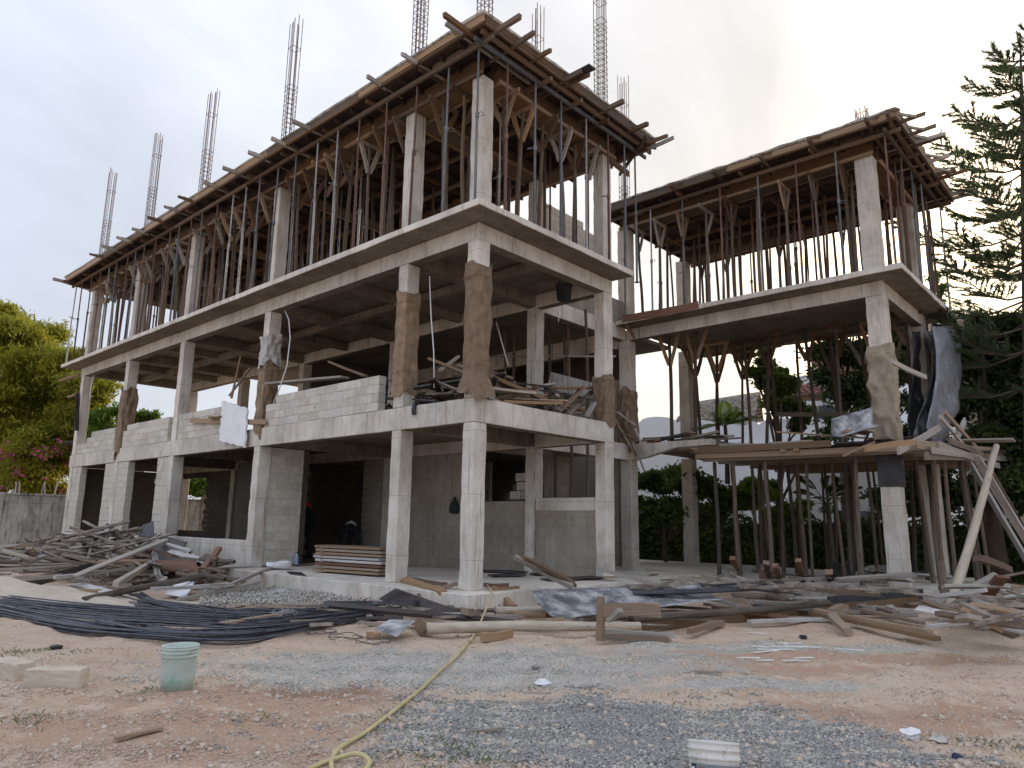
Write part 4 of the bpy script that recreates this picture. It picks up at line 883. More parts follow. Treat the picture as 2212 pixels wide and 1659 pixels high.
# sheets and boards on the plinth floor by the back wall
for k, (a, b) in enumerate((((1040, 1232), (1130, 1236)), ((1150, 1240), (1270, 1238)), ((1060, 1243), (1130, 1241)), ((1180, 1252), (1290, 1246)))):
    bp_((*a, .04), (*b, .05), .4, .03, 'black_ply' if k % 2 == 0 else 'brown_ply', 'dark board flat on the floor, %s from the corner column' % ORD[k], 'plywood', 'plywood_strip')
bp_((1046, 1263, .04), (1098, 1264, .05), .1, .07, 'wood_red', 'red brown batten flat on the plinth right of the corner column'); bp_((1068, 1272, .03), (1118, 1268, .03), .1, .05, 'wood_fresh', 'pale batten flat on the plinth edge')
# --- board stack by the doorway
st = pk(768, 1243, 0); ex = Vector((.14, -.99, 0)).normalized()
st_a, st_b = pk(693, 1236, .02), pk(838, 1247, .02)
for k in range(8):
    z = Vector((0, 0, .05+k*.078)); j = U(-.06, .06); d = (st_b-st_a).normalized(); q = Vector((.25, .3, 0))
    tag(board(st_a+z+d*j+q, st_b+z+d*j+q, .55, .055, 'wood_limed' if k in (3, 4) else random.choice(['wood_brown', 'wood_red']), 'plank', None, 0, True), 'shutter board in the neat stack by the doorway, %s from the bottom' % ORD[k], 'plank', 'neat stack by the doorway')
    if k < 7: tag(board(st_a+z+Vector((0, 0, .04))+d*.2+q, st_a+z+Vector((0, 0, .04))+d*.3+q, .6, .024, 'wood_brown', 'spacer', None, 0, True), 'thin spacer between the stacked boards by the doorway', 'spacer', 'stack spacers')
# --- left scrap heap
def heap_h(x, y): return 1.3*math.exp(-((x+1.5)/1.2)**2)*(math.exp(-((y-13.5)/3.2)**2)+.55*math.exp(-((y-20)/3)**2)+.3*math.exp(-((y-9)/2)**2))
its = []
for k in range(400):
    y = random.choice([U(8, 24), random.gauss(13, 3), random.gauss(19, 3)]); x = -1.5+random.gauss(0, .85)
    if x > -.25: x = -.35
    hh = heap_h(x, y); z = GZ+.04+hh*U(.3, 1.0); th = random.choice([math.pi/2, TH, TH+.3, U(0, 3)])+U(-.5, .5); Ln = U(.3, 1.25); tl = U(-.3, .3)
    d = Vector((math.cos(th)*math.cos(tl), math.sin(th)*math.cos(tl), math.sin(tl)))*Ln
    if z-abs(d.z) < GZ: d.z *= .2
    if x+abs(d.x) > -.06: d.x *= max(.05, (-.1-x)/abs(d.x))
    if U(0, 1) < .12: tag(pole(Vector((x, y, z))-d, Vector((x, y, z))+d, U(.035, .06), 'pole_wood', 'log'), 'pole lying in the scrap heap below the left windows', 'log', 'poles of the left scrap heap')
    else: its.append((Vector((x, y, z))-d, Vector((x, y, z))+d, U(.05, .17), U(.025, .07), random.choice(['wood_brown', 'wood_grey', 'wood_grey', 'wood_limed', 'wood_brown', 'wood_grey', 'brown_ply']), U(-.6, .6)))
spread(its, 85, 'loose board in the scrap heap below the left windows', 'boards of the left scrap heap', 'small offcuts filling the scrap heap below the left windows')
bp_((60, 1262, -.2), (245, 1212, .5), .2, .05, 'brown_ply', 'long thin dark strip rising to the right over the heap', roll=.9)
bp_((160, 1245, .0), (238, 1130, 1.1) if False else (362, 1165, .75), .2, .04, 'wood_grey', 'grey board rising steeply towards the left window')
sheet((pk(332, 1152, .9), pk(405, 1172, .85), pk(392, 1200, .55), pk(290, 1188, .45)), .01, 'dark square plywood panel tilted on top of the left heap', 'brown_ply')
sheet((pk(300, 1180, .6), pk(390, 1205, .55), pk(360, 1242, .2), pk(290, 1215, .3)), .01, 'dark plywood panel tilted below the top panel of the heap', 'brown_ply')
sheet((pk(308, 1135, 1.05), pk(332, 1126, 1.15), pk(333, 1160, .75), pk(300, 1160, .75)), .0, 'small grey panel standing against the sill above the left heap', 'black_ply')
bp_((288, 1190, .55), (348, 1152, 1.0), .08, .08, 'wood_limed', 'white flecked batten along the edge of the tilted panel'); bp_((333, 1165, .95), (410, 1190, .75), .13, .06, 'wood_limed', 'white smeared timber across the tilted dark panel', roll=.3)
bp_((318, 1182, .7), (375, 1202, .55), .1, .06, 'wood_red', 'red brown batten across the tilted dark panel'); bp_((368, 1190, .6), (442, 1213, .3), .16, .04, 'wood_limed', 'white faced board sliding down the right of the heap', roll=.5)
bp_((438, 1230, .1), (474, 1184, .55), .13, .09, 'wood_red', 'dark red stake standing at the right of the left heap')
bp_((200, 1165, .75), (300, 1218, .35), .17, .06, 'wood_brown', 'brown plank falling to the right across the heap', roll=.3); bp_((210, 1180, .6), (268, 1208, .35), .16, .04, 'wood_limed', 'white spattered board under the falling brown plank')
bp_((118, 1248, .0), (330, 1222, .3), .09, .07, 'wood_grey', 'long grey batten lying over the front of the heap'); bp_((250, 1262, .0), (330, 1212, .45), .11, .1, 'wood_grey', 'pale timber rising to the right in front of the heap')
bp_((155, 1217, .3), (250, 1232, .25), .24, .05, 'wood_limed', 'white board facing up in the middle of the left heap', roll=.6); bp_((280, 1238, .2), (352, 1255, .1), .26, .05, 'wood_limed', 'second white board facing up in front of the heap', roll=.6)
mb = MB()
for s_ in (0,):
    c = [pk(322, 1220, .35), pk(380, 1225, .35), pk(428, 1220, .35), pk(436, 1240, .2)]
sheet((pk(318, 1210, .5), pk(432, 1214, .45), pk(432, 1240, .15), pk(310, 1230, .25)), -.12, 'curved red brown plywood strip in the left heap', 'wood_red', wav=.01)
lg((180, 1298, GZ+.05), (452, 1238, .1), .07, 'pole_wood', 'long thick pole lying in front of the left heap')
bp_((165, 1262, -.2), (242, 1283, -.25), .16, .05, 'wood_limed', 'curved white crusted board in front of the sand', roll=.3); bp_((330, 1272, -.1), (500, 1262, -.1), .2, .06, 'wood_limed', 'long whitish timber lying right of the heap')
sheet((pk(385, 1255, -.15), pk(420, 1258, -.1), pk(402, 1292, GZ+.05), pk(355, 1283, GZ+.05)), .01, 'white broken plaster board piece in front of the heap', 'white_board')
bp_((0, 1280, -.25), (245, 1275, -.22), .08, .04, 'wood_brown', 'long thin batten on the sand at far left'); bp_((0, 1215, .1), (170, 1228, .1), .1, .06, 'wood_brown', 'long brown batten at the left end of the heap')
bp_((18, 1252, -.1), (130, 1243, .0), .18, .09, 'wood_grey', 'short thick grey sleeper at the left of the heap'); bp_((250, 1195, .55), (258, 1145, 1.25), .1, .06, 'wood_grey', 'grey board end standing up before the pier'); bp_((262, 1192, .55), (254, 1150, 1.2), .08, .06, 'wood_grey', 'second grey board end standing up before the pier')
bp_((500, 1262, -.1), (623, 1212, .12), .09, .06, 'wood_grey', 'grey batten leaning on the plinth below the block wall'); bp_((385, 1295, GZ+.05), (560, 1257, -.1), .12, .05, 'wood_grey', 'grey board on the rubble right of the heap')
for k in range(12):
    a = pk(U(400, 470), U(1200, 1250), U(0, .3)); d = Vector((U(-.2, .2), -1, U(-.05, .05))).normalized()*U(.4, .8); tag(pole(a-d, a+d, U(.04, .06), 'pole_wood', 'log'), 'pole end in the bundle at the right of the left heap', 'log', 'pole bundle right of the left heap')
sheet((pk(617, 1234, .06), pk(650, 1236, .08), pk(672, 1268, -.2), pk(640, 1262, -.2)), -.06, 'curled black plywood strip hanging over the plinth edge', 'black_ply')
# --- first floor debris
its = []
for k in range(110):
    x = U(.45, 3.9); y = U(.2, 2.0) if U(0, 1) < .45 else U(2.5, 7); z = Z1T+.05+U(0, .75)*(1 if y > .6 else .4); th = U(0, 3.14); tl = U(-.25, .25); d = Vector((math.cos(th)*math.cos(tl), math.sin(th)*math.cos(tl), math.sin(tl)))*U(.35, 1.2)
    lo = min(x-abs(d.x), y-abs(d.y))
    if x-abs(d.x) < .05: d.x *= .3
    if y-abs(d.y) < -.05: d.y *= .25
    its.append((Vector((x, y, z))-d, Vector((x, y, z))+d, U(.05, .16), U(.025, .06), random.choice(['wood_brown', 'wood_brown', 'wood_grey', 'wood_fresh', 'brown_ply', 'wood_brown']), U(-.5, .5)))
spread(its, 45, 'loose board in the pile on the first floor by the corner', 'first floor board pile', 'small offcuts in the pile on the first floor by the corner')
def fb(p, q, w, t, m, lab, nm='plank', cat='plank', roll=0): return tag(board(p, q, w, t, m, nm, None, roll), lab, cat)
fb((.5, 6.6, 4.55), (.9, 3.4, 5.35) if False else (1.4, 4.6, 4.75), .12, .07, 'wood_brown', 'brown plank slanting behind the block parapet')
fb(P(713, 782, 0, .5), P(790, 812, 0, .5), .13, .05, 'wood_brown', 'brown board end rising above the block parapet')
fb(P(580, 830, 0, -.02), P(745, 815, 0, .3), .25, .05, 'wood_grey', 'long grey scaffold board lying on the block parapet')
fb(P(925, 775, 0, .7), P(1000, 805, 0, 1.2), .16, .06, 'wood_brown', 'brown plank tipped up between the two wrapped columns'); fb(P(990, 770, 0, 1.4), P(950, 800, 0, .8), .1, .05, 'wood_grey', 'small grey plank crossing the tipped one')
fb(P(898, 865, 0, .05), P(945, 868, 0, .2), .3, .03, 'black_ply', 'dark slatted board on the beam between the wrapped columns', 'plywood_strip', 'plywood')
fb(P(1055, 810, 1, .6), P(1180, 865, 1, .35), .1, .08, 'wood_brown', 'brown batten sloping down right of the corner column')
fb(P(1055, 840, 1, .3), P(1148, 850, 1, .2), .3, .05, 'wood_grey', 'greyish board on the pile above the short facade beam'); fb(P(1085, 868, 1, .1), P(1210, 870, 1, .05), .12, .06, 'wood_brown', 'brown batten lying along the short facade beam')
fb(P(1205, 890, 1, .2), P(1262, 835, 1, .4), .12, .06, 'wood_brown', 'raking timber under the stair flight, left one'); fb(P(1225, 895, 1, .2), P(1285, 840, 1, .6), .12, .06, 'wood_brown', 'raking timber under the stair flight, right one'); fb(P(1195, 838, 1, .3), P(1280, 838, 1, .5), .2, .05, 'wood_brown', 'shutter board under the stair flight')
fb(P(1268, 900, 1, .02), P(1284, 870, 1, .05), .12, .05, 'wood_grey', 'short grey board leaning on the wrapped end column')
# boards tumbling at the wing junction
for k, (a, b_, m) in enumerate((((1335, 890), (1375, 920), 'wood_grey'), ((1340, 925), (1375, 985), 'wood_grey'), ((1368, 955), (1393, 1020), 'wood_grey'), ((1372, 925), (1396, 980), 'wood_grey'), ((1345, 935), (1380, 950), 'wood_brown'), ((1330, 905), (1345, 940), 'wood_brown'))):
    fb(P(*a, 0, XW-.25), P(*b_, 0, XW-.12), .13, .05, m, 'board hanging loose at the wing junction, %s' % ['topmost', 'long and left', 'lowest', 'long and right', 'crosswise', 'short upright'][k])
fb(P(1350, 695, 0, XW-.5), P(1372, 735, 0, XW-.45), .16, .05, 'wood_red', 'rusty brown board hanging from the wing slab edge'); fb(P(1345, 688, 0, XW-.62), P(1508, 658, 0, XW-.63), .03, .2, 'wood_red', 'rusty edge board still fixed along the wing slab')
# white board hung on the facade
a, b_, c, d = P(483, 866, 0, -.11), P(537, 882, 0, -.11), P(532, 966, 0, -.11), P(477, 952, 0, -.11)
o = thick(lambda u, v: Vector(a).lerp(b_, u).lerp(Vector(d).lerp(c, u), v)+Vector((0, .03*math.sin(v*19+u*3), .02*math.sin(u*23))), 10, 12, .05, (-1, 0, 0)).build('plaster_board', 'white_board', None); tag(o, 'ragged white plaster board standing on the first floor beam edge', 'board')
tag(board(P(412, 908, 0, -.05), P(575, 912, 0, -.05), .05, .13, 'wood_fresh', 'plank'), 'orange brown plank holding the white board against the facade', 'plank'); tag(board(P(455, 902, 0, -.12), P(482, 900, 0, -.12), .12, .06, 'wood_brown', 'plank'), 'short brown plank left of the white board', 'plank')
for k, (p_, q_) in enumerate((((495, 855), (540, 795)), ((500, 860), (520, 770)))): tag(board(P(*p_, 0, .6), P(*q_, 0, .9), .05, .05, 'wood_brown', 'plank'), 'thin stick slanting up behind the white board, %s one' % ('thicker', 'thinner')[k], 'plank')
# far column with a board strapped to it
fb(P(165, 930, 0, -.1), P(168, 850, 0, -.1), .16, .03, 'brown_ply', 'dark sliver of board strapped to the far left column'); fb(P(130, 823, 0, -.15), P(172, 810, 0, -.05), .2, .05, 'wood_brown', 'dark board jutting out left of the far column'); fb(P(148, 858, 0, -.15), P(168, 850, 0, -.05), .14, .05, 'wood_brown', 'short board jutting out low on the far column')

# ------------------------------------------------------------------ timber platform on the wing
PLT = empty('timber_platform', (XW, YW, 3.0), 'rough timber shuttering platform on poles before the wing corner column', 'platform')
for k in range(7):
    x = XW-.55+k*.95; board((x, YW-.95+U(-.2, .2), 2.98), (x+U(-.1, .1), -.5, 3.0), .08, .12, 'wood_brown', 'bearer', PLT)
for k in range(16):
    y = YW-.85+k*.32; board((XW-.75+U(-.15, .3), y, 3.09), (XV+1.3+U(-.3, .6), y+U(-.15, .15), 3.1), .14, .07, random.choice(['wood_brown', 'wood_grey', 'wood_brown']), 'joist', PLT)
for k in range(26):
    x = XW-.6+k*.21; y0 = YW-.8+U(0, 1); board((x, y0, 3.15), (x+U(-.1, .1), U(-1.3, -.6), 3.16), .2, .03, random.choice(['wood_brown', 'wood_grey', 'deck_board']), 'deck_plank', PLT)
board((XW-.72, YW-.9, 3.03), (XW-.74, -.35, 3.08), .05, .15, 'wood_brown', 'edge_board', PLT); board((XW-.8, YW+1.2, 3.2), (XW-.78, -.2, 3.24), .05, .16, 'wood_brown', 'edge_board', PLT)
board((XW-.7, YW-1.0, 3.05), (XV+1.9, YW-1.15, 3.02), .06, .16, 'wood_grey', 'edge_board', PLT); board((XW+.2, YW-1.05, 3.2), (XV+1.5, YW-1.1, 3.16), .06, .13, 'wood_brown', 'edge_board', PLT)
for k in range(38):
    x = U(XW-.7, XV+.6); y = U(YW-.8, .0); z = 3.2+U(0, .3); th = random.choice([math.pi/2, math.pi/2+.2, U(0, 3)])+U(-.2, .2); d = Vector((math.cos(th), math.sin(th), U(-.08, .08)))*U(.4, 1.5); d.x *= .8
    if abs(x-XW-.2) < .5 and abs(y-YW-.2) < .5: continue
    tag(board(Vector((x, y, z))-d, Vector((x, y, z))+d, U(.07, .2), U(.03, .08), random.choice(['wood_brown', 'wood_grey', 'wood_grey', 'wood_brown', 'brown_ply']), 'plank', None, U(-.4, .4)), 'loose board lying on the timber platform', 'plank', 'boards on the timber platform')
for k in range(10):
    x = U(XW+.1, XW+1.5); y = U(-.3, 1.9); d = Vector((U(-.3, .3), 1, U(-.03, .03))).normalized()*U(.4, 1.0); tag(board(Vector((x, y, Z1T+.06+U(0, .2)))-d, Vector((x, y, Z1T+.06+U(0, .2)))+d, U(.1, .25), U(.03, .07), random.choice(['wood_brown', 'brown_ply', 'wood_grey']), 'plank'), 'loose board lying on the small wing slab', 'plank', 'boards on the small wing slab')
# bent form panels and sheets at the wing end
# curled panel on the platform edge
a0 = P(1796, 905, 0, XW-.7); b0 = P(1885, 880, 0, XW-.5)
def curl(u, v):
    p = Vector(a0).lerp(b0, u); ang = v*1.75; r = .42
    return p+Vector((-(r*math.sin(ang))*.6, -r*.15*v, -.75*v if v < .6 else -.45-.12*(v-.6))) + Vector((-.25*max(0, v-.6)*2.2, -.3*max(0, v-.6)*2, 0))
o = thick(curl, 12, 14, .02, (-.7, -.2, .3)).build('plywood_sheet', 'black_ply_limed', None, True); tag(o, 'bent white streaked black form panel lying on the platform beside the wrapped column', 'plywood')
board(P(1822, 985, 0, XW-1.0), P(1890, 955, 0, XW-.85), .08, .05, 'wood_fresh', 'edge_batten', o)
def hang(pxs, xx, label, mat, bow, t=.02):
    """tall sheet given by left/right pixel outlines at several heights"""
    rows = [(P(l_, y_, 1, xx), P(r_, y_, 1, xx)) for l_, r_, y_ in pxs]; n = len(rows)-1
    def fn(u, v):
        k = min(int(v*n), n-1); f = v*n-k; a = rows[k][0].lerp(rows[k+1][0], f); b = rows[k][1].lerp(rows[k+1][1], f)
        return a.lerp(b, u)+Vector((.03*math.sin(v*14+u*5)+.02*math.sin(v*37+u*11), .04*math.sin(v*23+u*9)*math.sin(u*7)-bow*math.sin(math.pi*min(1, v*1.05))-.05*math.sin(u*3+v*6), 0))
    return tag(thick(fn, 8, 24, t, (0, -1, 0)).build('plywood_sheet', mat, None, True), label, 'plywood')
hang([(2012, 2078, 705), (2010, 2073, 760), (2007, 2068, 820), (2001, 2058, 880), (2000, 2040, 925), (2018, 2044, 962)], YW-.45, 'big bent grey metal faced sheet hanging at the wing end', 'grey_sheet', .12)
hang([(1998, 2020, 715), (1995, 2016, 780), (1990, 2006, 840), (1982, 2000, 890), (1975, 1995, 945)], YW-.15, 'narrow dark bent sheet hanging left of the big grey one', 'black_ply_limed', .18)
hang([(1970, 1996, 716), (1968, 1993, 800), (1966, 1990, 880), (1964, 1988, 950)], YW+.15, 'black form panel boxing the far wing column', 'black_ply', .0, .03)
for k, (a, b_, w_, m) in enumerate((((1925, 780), (2000, 815), .1, 'wood_grey'), ((1940, 975), (2032, 922), .14, 'wood_grey'), ((2055, 965), (2085, 910), .2, 'wood_limed'), ((2040, 890), (2120, 980), .1, 'wood_brown'), ((2030, 900), (2100, 985), .09, 'wood_grey'), ((1985, 960), (2160, 975), .16, 'wood_brown'), ((2000, 985), (2175, 985), .16, 'wood_brown'), ((2010, 972), (2180, 992), .14, 'wood_grey'), ((1870, 970), (1975, 955), .1, 'wood_fresh'))):
    bb_ = board(P(*a, 1, YW-.7-.05*k), P(*b_, 1, YW-.75-.05*k), .05, w_, m, 'plank'); tag(bb_, 'timber at the wing end, %s' % ['batten tied to the wrapped column', 'grey batten propped on the wrapped column', 'white smeared board leaning up right', 'brown raking batten below the bent sheet', 'grey raking batten below the bent sheet', 'upper of the long boards on the platform end', 'lower of the long boards on the platform end', 'long grey board jutting right from the platform', 'fresh batten across the foot of the wrapped column'][k], 'plank')
tag(rough_box((XW-.03, YW-.03, 2.2), (XW+.45, YW+.45, 2.95), 'form_collar', 'black_ply', .004, .4), 'black form panel collar round the wing corner column under the platform', 'formwork').parent = None
fb(P(1680, 895, 0, XV+.5), P(1900, 893, 0, XV+.5), .05, .13, 'wood_brown', 'horizontal rail board behind the wing props')

# ------------------------------------------------------------------ rods, pipes, small hung things
def rod(pts, r, mat, name, label, cat, group=None, n=6):
    mb = MB(); mb.tube(pts, r, n); return tag(mb.build(name, mat, None, True), label, cat, group)
rod([P(928, 597, 0, .35), P(931, 680, 0, .36), P(937, 760, 0, .36), P(938, 838, 0, .35)], .014, 'white_pipe', 'conduit_pipe', 'thin white conduit hanging between the two wrapped columns', 'pipe')
rod([P(616, 672, 0, .1), P(624, 690, 0, .05), P(627, 730, 0, .0), P(620, 790, 0, -.05), P(600, 850, 0, -.1), P(590, 872, 0, -.1)], .016, 'white_pipe', 'conduit_pipe', 'curved white conduit hanging in front of the block parapet', 'pipe')
rod([P(202, 812, 0, -.03), P(196, 840, 0, -.06), P(194, 862, 0, -.08)], .018, 'white_pipe', 'conduit_pipe', 'short white conduit at the top of the far left column', 'pipe')
rod([P(352, 996, 0, -.05), P(334, 1043, 0, -.05)], .018, 'white_pipe', 'conduit_pipe', 'white conduit stub slanting on the pier left of the wide window', 'pipe')
rod([P(166, 1010, 0, -.05), P(152, 1056, 0, -.05)], .018, 'white_pipe', 'conduit_pipe', 'white conduit stub slanting on the far left pier', 'pipe')
rod([P(1072, 695, 0, 4.0), P(1098, 790, 0, 4.0)], .02, 'white_pipe', 'conduit_pipe', 'white rod slanting behind the wrapped corner column', 'pipe'); rod([P(1042, 770, 0, 6), P(1330, 770, 0, 6)], .025, 'steel_grey', 'scaffold_tube', 'horizontal tube across the back of the middle floor', 'pipe')
rod([P(1210, 670, 0, 3), P(1206, 695, 0, 3)], .01, 'white_pipe', 'conduit_pipe', 'tiny white conduit end under the ceiling beside the hanging bucket', 'pipe')
c = P(1218, 648, 0, 3.6); mb = MB(); mb.lathe([(.0, 0), (.17, 0), (.2, .34), (.215, .34), (.215, .37), (.19, .37)], 16, c); hb_ = mb.build('bucket', 'black_plastic', None, True); tag(hb_, 'black bucket hanging under the middle floor ceiling', 'bucket')
mb = MB(); mb.tube([(c.x-.2, c.y, c.z+.36), (c.x-.1, c.y, c.z+.55), (c.x, c.y, Z2B+.1), (c.x+.1, c.y, c.z+.55), (c.x+.2, c.y, c.z+.36)], .008, 4); mb.build('handle', 'black_plastic', hb_)
c = P(981, 1110, 0, 4.33); mb = MB(); mb.lathe([(0, 0), (.13, .02), (.15, .14), (.12, .28), (.05, .38), (.03, .46), (.0, .47)], 10, c); tag(mb.build('bag', 'dark_green', None, True), 'dark green bag hanging on the stained back wall', 'bag')
o = rod([P(897, 872, 0, -.02), P(893, 884, 0, -.06), P(894, 895, 0, -.07)], .05, 'black_ply', 'rubber_strip', 'short black strip drooping over the first floor beam', 'strip')
mb = MB(); c = pk(612, 1222, .12); bm = bmesh.new()
rubble(pk(604, 1222, .1), (.28, .2, .14), 'crumpled pale cement bag on the plinth by the block wall', 'white_board', 'cement_bag')['category'] = 'bag'
c = pk(640, 1220, .04); mb = MB(); mb.lathe([(0, 0), (.05, 0), (.055, .05), (.05, .2), (.02, .27), (.02, .3), (0, .3)], 12, c); bo = mb.build('bottle', 'blue_clear', None, True); tag(bo, 'small blue and white water bottle on the plinth', 'bottle'); mb = MB(); mb.lathe([(0, .3), (.022, .3), (.022, .33), (0, .33)], 10, c); mb.build('cap', 'navy', bo)

# ------------------------------------------------------------------ reinforcing bars on the ground
def bez(pts, n=26):
    pts = [Vector(p) for p in pts]; out = []
    k = len(pts)-1
    for i in range(n+1):
        t = i/n*k; a = min(int(t), k-1); f = t-a; p0 = pts[max(a-1, 0)]; p1 = pts[a]; p2 = pts[a+1]; p3 = pts[min(a+2, k)]
        out.append(.5*((2*p1)+(-p0+p2)*f+(2*p0-5*p1+4*p2-p3)*f*f+(-p0+3*p1-3*p2+p3)*f**3))
    return out
for k in range(112):
    s = random.choice([U(0, .3), U(.45, 1), U(.6, 1)]); h = .012+U(0, .1); j = lambda a: U(-a, a)
    if k < 56:     # long sweep from the far left round the front to the right
        pts = [(-10+j(8), 1292+s*36), (150, 1312+s*48+j(3)), (330, 1322+s*60+j(4)), (520, 1328+s*62+j(4)), (650+j(15), 1326+s*40+j(4)), (780+j(60), 1314+s*18+j(4))]
    elif k < 84:   # bars from the heap foot sweeping down to the bend
        pts = [(235+s*70, 1295-s*10+j(3)), (330+s*30, 1312+j(4)), (450+s*20, 1330+j(6)), (560+j(10), 1330+j(8)), (680, 1326+j(6)), (820+j(40), 1318+j(6))]
    elif k < 104:   # hairpin bends
        e_ = 455+s*80; pts = [(300+s*40, 1298), (e_-40, 1318), (e_, 1332), (e_+22, 1350), (e_-5, 1368), (e_-120, 1376), (200+s*100, 1352)]
    else:
        pts = [(40+j(40), 1318+j(8)), (300, 1328+j(6)), (560, 1326+j(4)), (840+j(40), 1320+j(6))]
    w3 = []
    for q in pts:
        g = pk(q[0], q[1], GZ+.02); w3.append(Vector((g.x, g.y, gz(g.x, g.y)+h+U(0, .02))))
    mb = MB(); mb.tube(bez(w3), .0135, 5); tag(mb.build('reinforcing_bar', 'rebar', None, True), 'long dark reinforcing bar in the sweeping bundle on the ground', 'rebar', 'bars of the ground bundle')
mb = MB()
for k in range(3):
    c = pk(690+k*60, 1372+k*12, GZ+.02); pts = [c+Vector((math.cos(t*.7+k)*(.1+.16*abs(math.sin(t*.33+k))), math.sin(t*.7+k)*(.1+.2*abs(math.cos(t*.4))), .03+.05*abs(math.sin(t*1.3)))) for t in range(18)]
    rod(bez(pts, 60), .005, 'rebar', 'wire_tangle', 'thin wire tangle on the ground, %s from the rebar bundle' % ORD[k], 'wire', 'wire tangles', 4)
c = pk(612, 1330, GZ+.1); pts = [c+Vector((U(-.18, .18), U(-.2, .2), U(-.03, .12))) for t in range(40)]; rod(bez(pts, 160), .006, 'steel_grey', 'wire_tangle', 'grey knot of binding wire lying on the rebar bundle', 'wire', None, 4)
bp_((477, 1346, GZ+.12), (600, 1327, GZ+.16), .12, .025, 'wood_fresh', 'pale splinter of wood lying on the rebar bundle')

# ------------------------------------------------------------------ foreground things
def bucket(c, h, r0, r1, mat, label, rings):
    prof = [(0, .01), (r0, 0), (r0*.995, .004)]
    prof = [(0.0, .0), (r0, .0), (r0+(r1-r0)*.3, h*.3), (r0+(r1-r0)*.7, h*.72)]
    z = h*.74
    for i in range(rings): prof += [(r1*.985, z), (r1*1.035, z+.004), (r1*1.035, z+.018), (r1*.99, z+.022)]; z += h*.25/rings
    prof += [(r1*1.0, h-.012), (r1*1.03, h-.008), (r1*1.03, h), (r1*.95, h), (r1*.94, h*.7), (r0*.95, .02), (0, .02)]
    mb = MB(); mb.lathe(prof, 40, c); return tag(mb.build('bucket', mat, None, True), label, 'bucket')
g = pk(381, 1493, GZ+.02); cG = Vector((g.x, g.y, gz(g.x, g.y)-.01)); dF = (cG-CAM).normalized(); cG += Vector((dF.x, dF.y, 0))*.13
b1 = bucket(cG, .40, .142, .162, 'bucket_green', 'battered pale green plastic bucket standing on the dirt', 3)
mb = MB(); mb.tube(bez([cG+Vector((-R0.x*.165, -R0.y*.165, .36)), cG+Vector((-R0.x*.12-F_.x*.17, -R0.y*.12-F_.y*.17, .33)), cG+Vector((R0.x*.1-F_.x*.17, R0.y*.1-F_.y*.17, .34)), cG+Vector((R0.x*.165, R0.y*.165, .36))], 14), .004, 5); mb.build('handle', 'steel_grey', b1)
g = pk(1541, 1690, GZ+.02); cW = Vector((g.x, g.y, gz(g.x, g.y)-.01)); dF = (cW-CAM); dF.z = 0; dF.normalize()
top = PD(1541, 1606, (cW-CAM).xy.length); hW = .40
cW = Vector((top.x, top.y, top.z-hW)); 
b2 = bucket(cW, hW, .140, .160, 'bucket_white', 'dirty white plastic bucket cut off by the bottom edge of the view', 2)
lat = Vector((dF.y, -dF.x, 0))
def cyl_patch(u0, u1, z0, z1, mat, nm, off=.003):
    mb = MB(); rr = lambda z: .140+.02*min(1, z/(hW*.74))+off
    def fn(u, v):
        a = u0+(u1-u0)*u; z = z0+(z1-z0)*v; d_ = -dF*math.cos(a)+lat*math.sin(a); p = cW+d_*rr(z); return Vector((p.x, p.y, cW.z+z))
    mb.grid(fn, 16, 4); return mb.build(nm, mat, b2, True)
cyl_patch(-1.05, 1.25, .02, .272, 'bucket_label', 'label'); cyl_patch(-1.0, -.74, .02, .268, 'navy', 'label_band', .005)
def glyph(strokes, a0, z0, sa, sz):
    for (x0, y0, x1, y1) in strokes:
        mb = MB(); n_ = 4; wv = .18
        dx, dy = x1-x0, y1-y0; ll = math.hypot(dx, dy); nx_, ny_ = -dy/ll*wv/2, dx/ll*wv/2
        def pt(x, y):   # lettering reads upwards, so x runs along z
            a = a0-y*sa; z = z0+x*sz; d_ = -dF*math.cos(a)+lat*math.sin(a); p = cW+d_*(.140+.02*min(1, z/(hW*.74))+.0075); return (p.x, p.y, cW.z+z)
        mb.add([pt(x0+nx_, y0+ny_), pt(x1+nx_, y1+ny_), pt(x1-nx_, y1-ny_), pt(x0-nx_, y0-ny_)], [(0, 1, 2, 3)]); mb.build('letter', 'white_ink', b2)
glyph([(0, 0, 0, 1)], -.80, .165, .15, .045); glyph([(0, 0, 0, 1), (0, 1, .5, .35), (.5, .35, 1, 1), (1, 1, 1, 0)], -.80, .195, .15, .052)
cyl_patch(-.6, .05, .15, .255, 'steel_grey', 'label_picture', .006); cyl_patch(.1, 1.0, .13, .2, 'navy', 'label_text_bar', .006)
MR = Matrix.Translation(cW) @ Matrix.Rotation(rad(-13), 4, lat) @ Matrix.Translation(-cW)
b2.matrix_basis = MR
def loose_block(p, rz, s, label):
    me = bpy.data.meshes.new('concrete_block'); bm = bmesh.new(); bmesh.ops.create_cube(bm, size=1); bmesh.ops.subdivide_edges(bm, edges=bm.edges[:], cuts=5, use_grid_fill=True)
    for v in bm.verts:
        q = Vector((v.co.x*s[0], v.co.y*s[1], v.co.z*s[2])); m_ = sum(abs(abs(v.co[i])-.5) < .01 for i in range(3))
        if m_ >= 2: q *= 1-U(.01, .035)*(m_-1)
        v.co = q+Vector((U(-.004, .004), U(-.004, .004), U(-.004, .004)))
    bm.to_mesh(me); bm.free(); me.materials.append(MT['sand']); o = bpy.data.objects.new('concrete_block', me); COL.objects.link(o); o.location = p; o.rotation_euler = (U(-.04, .04), U(-.04, .04), rz); return tag(o, label, 'block')
g = pk(108, 1492, GZ); loose_block((g.x+.06, g.y+.06, GZ+.085), TH+.12, (.50, .2, .2), 'loose grey concrete block on the dirt left of the green bucket')
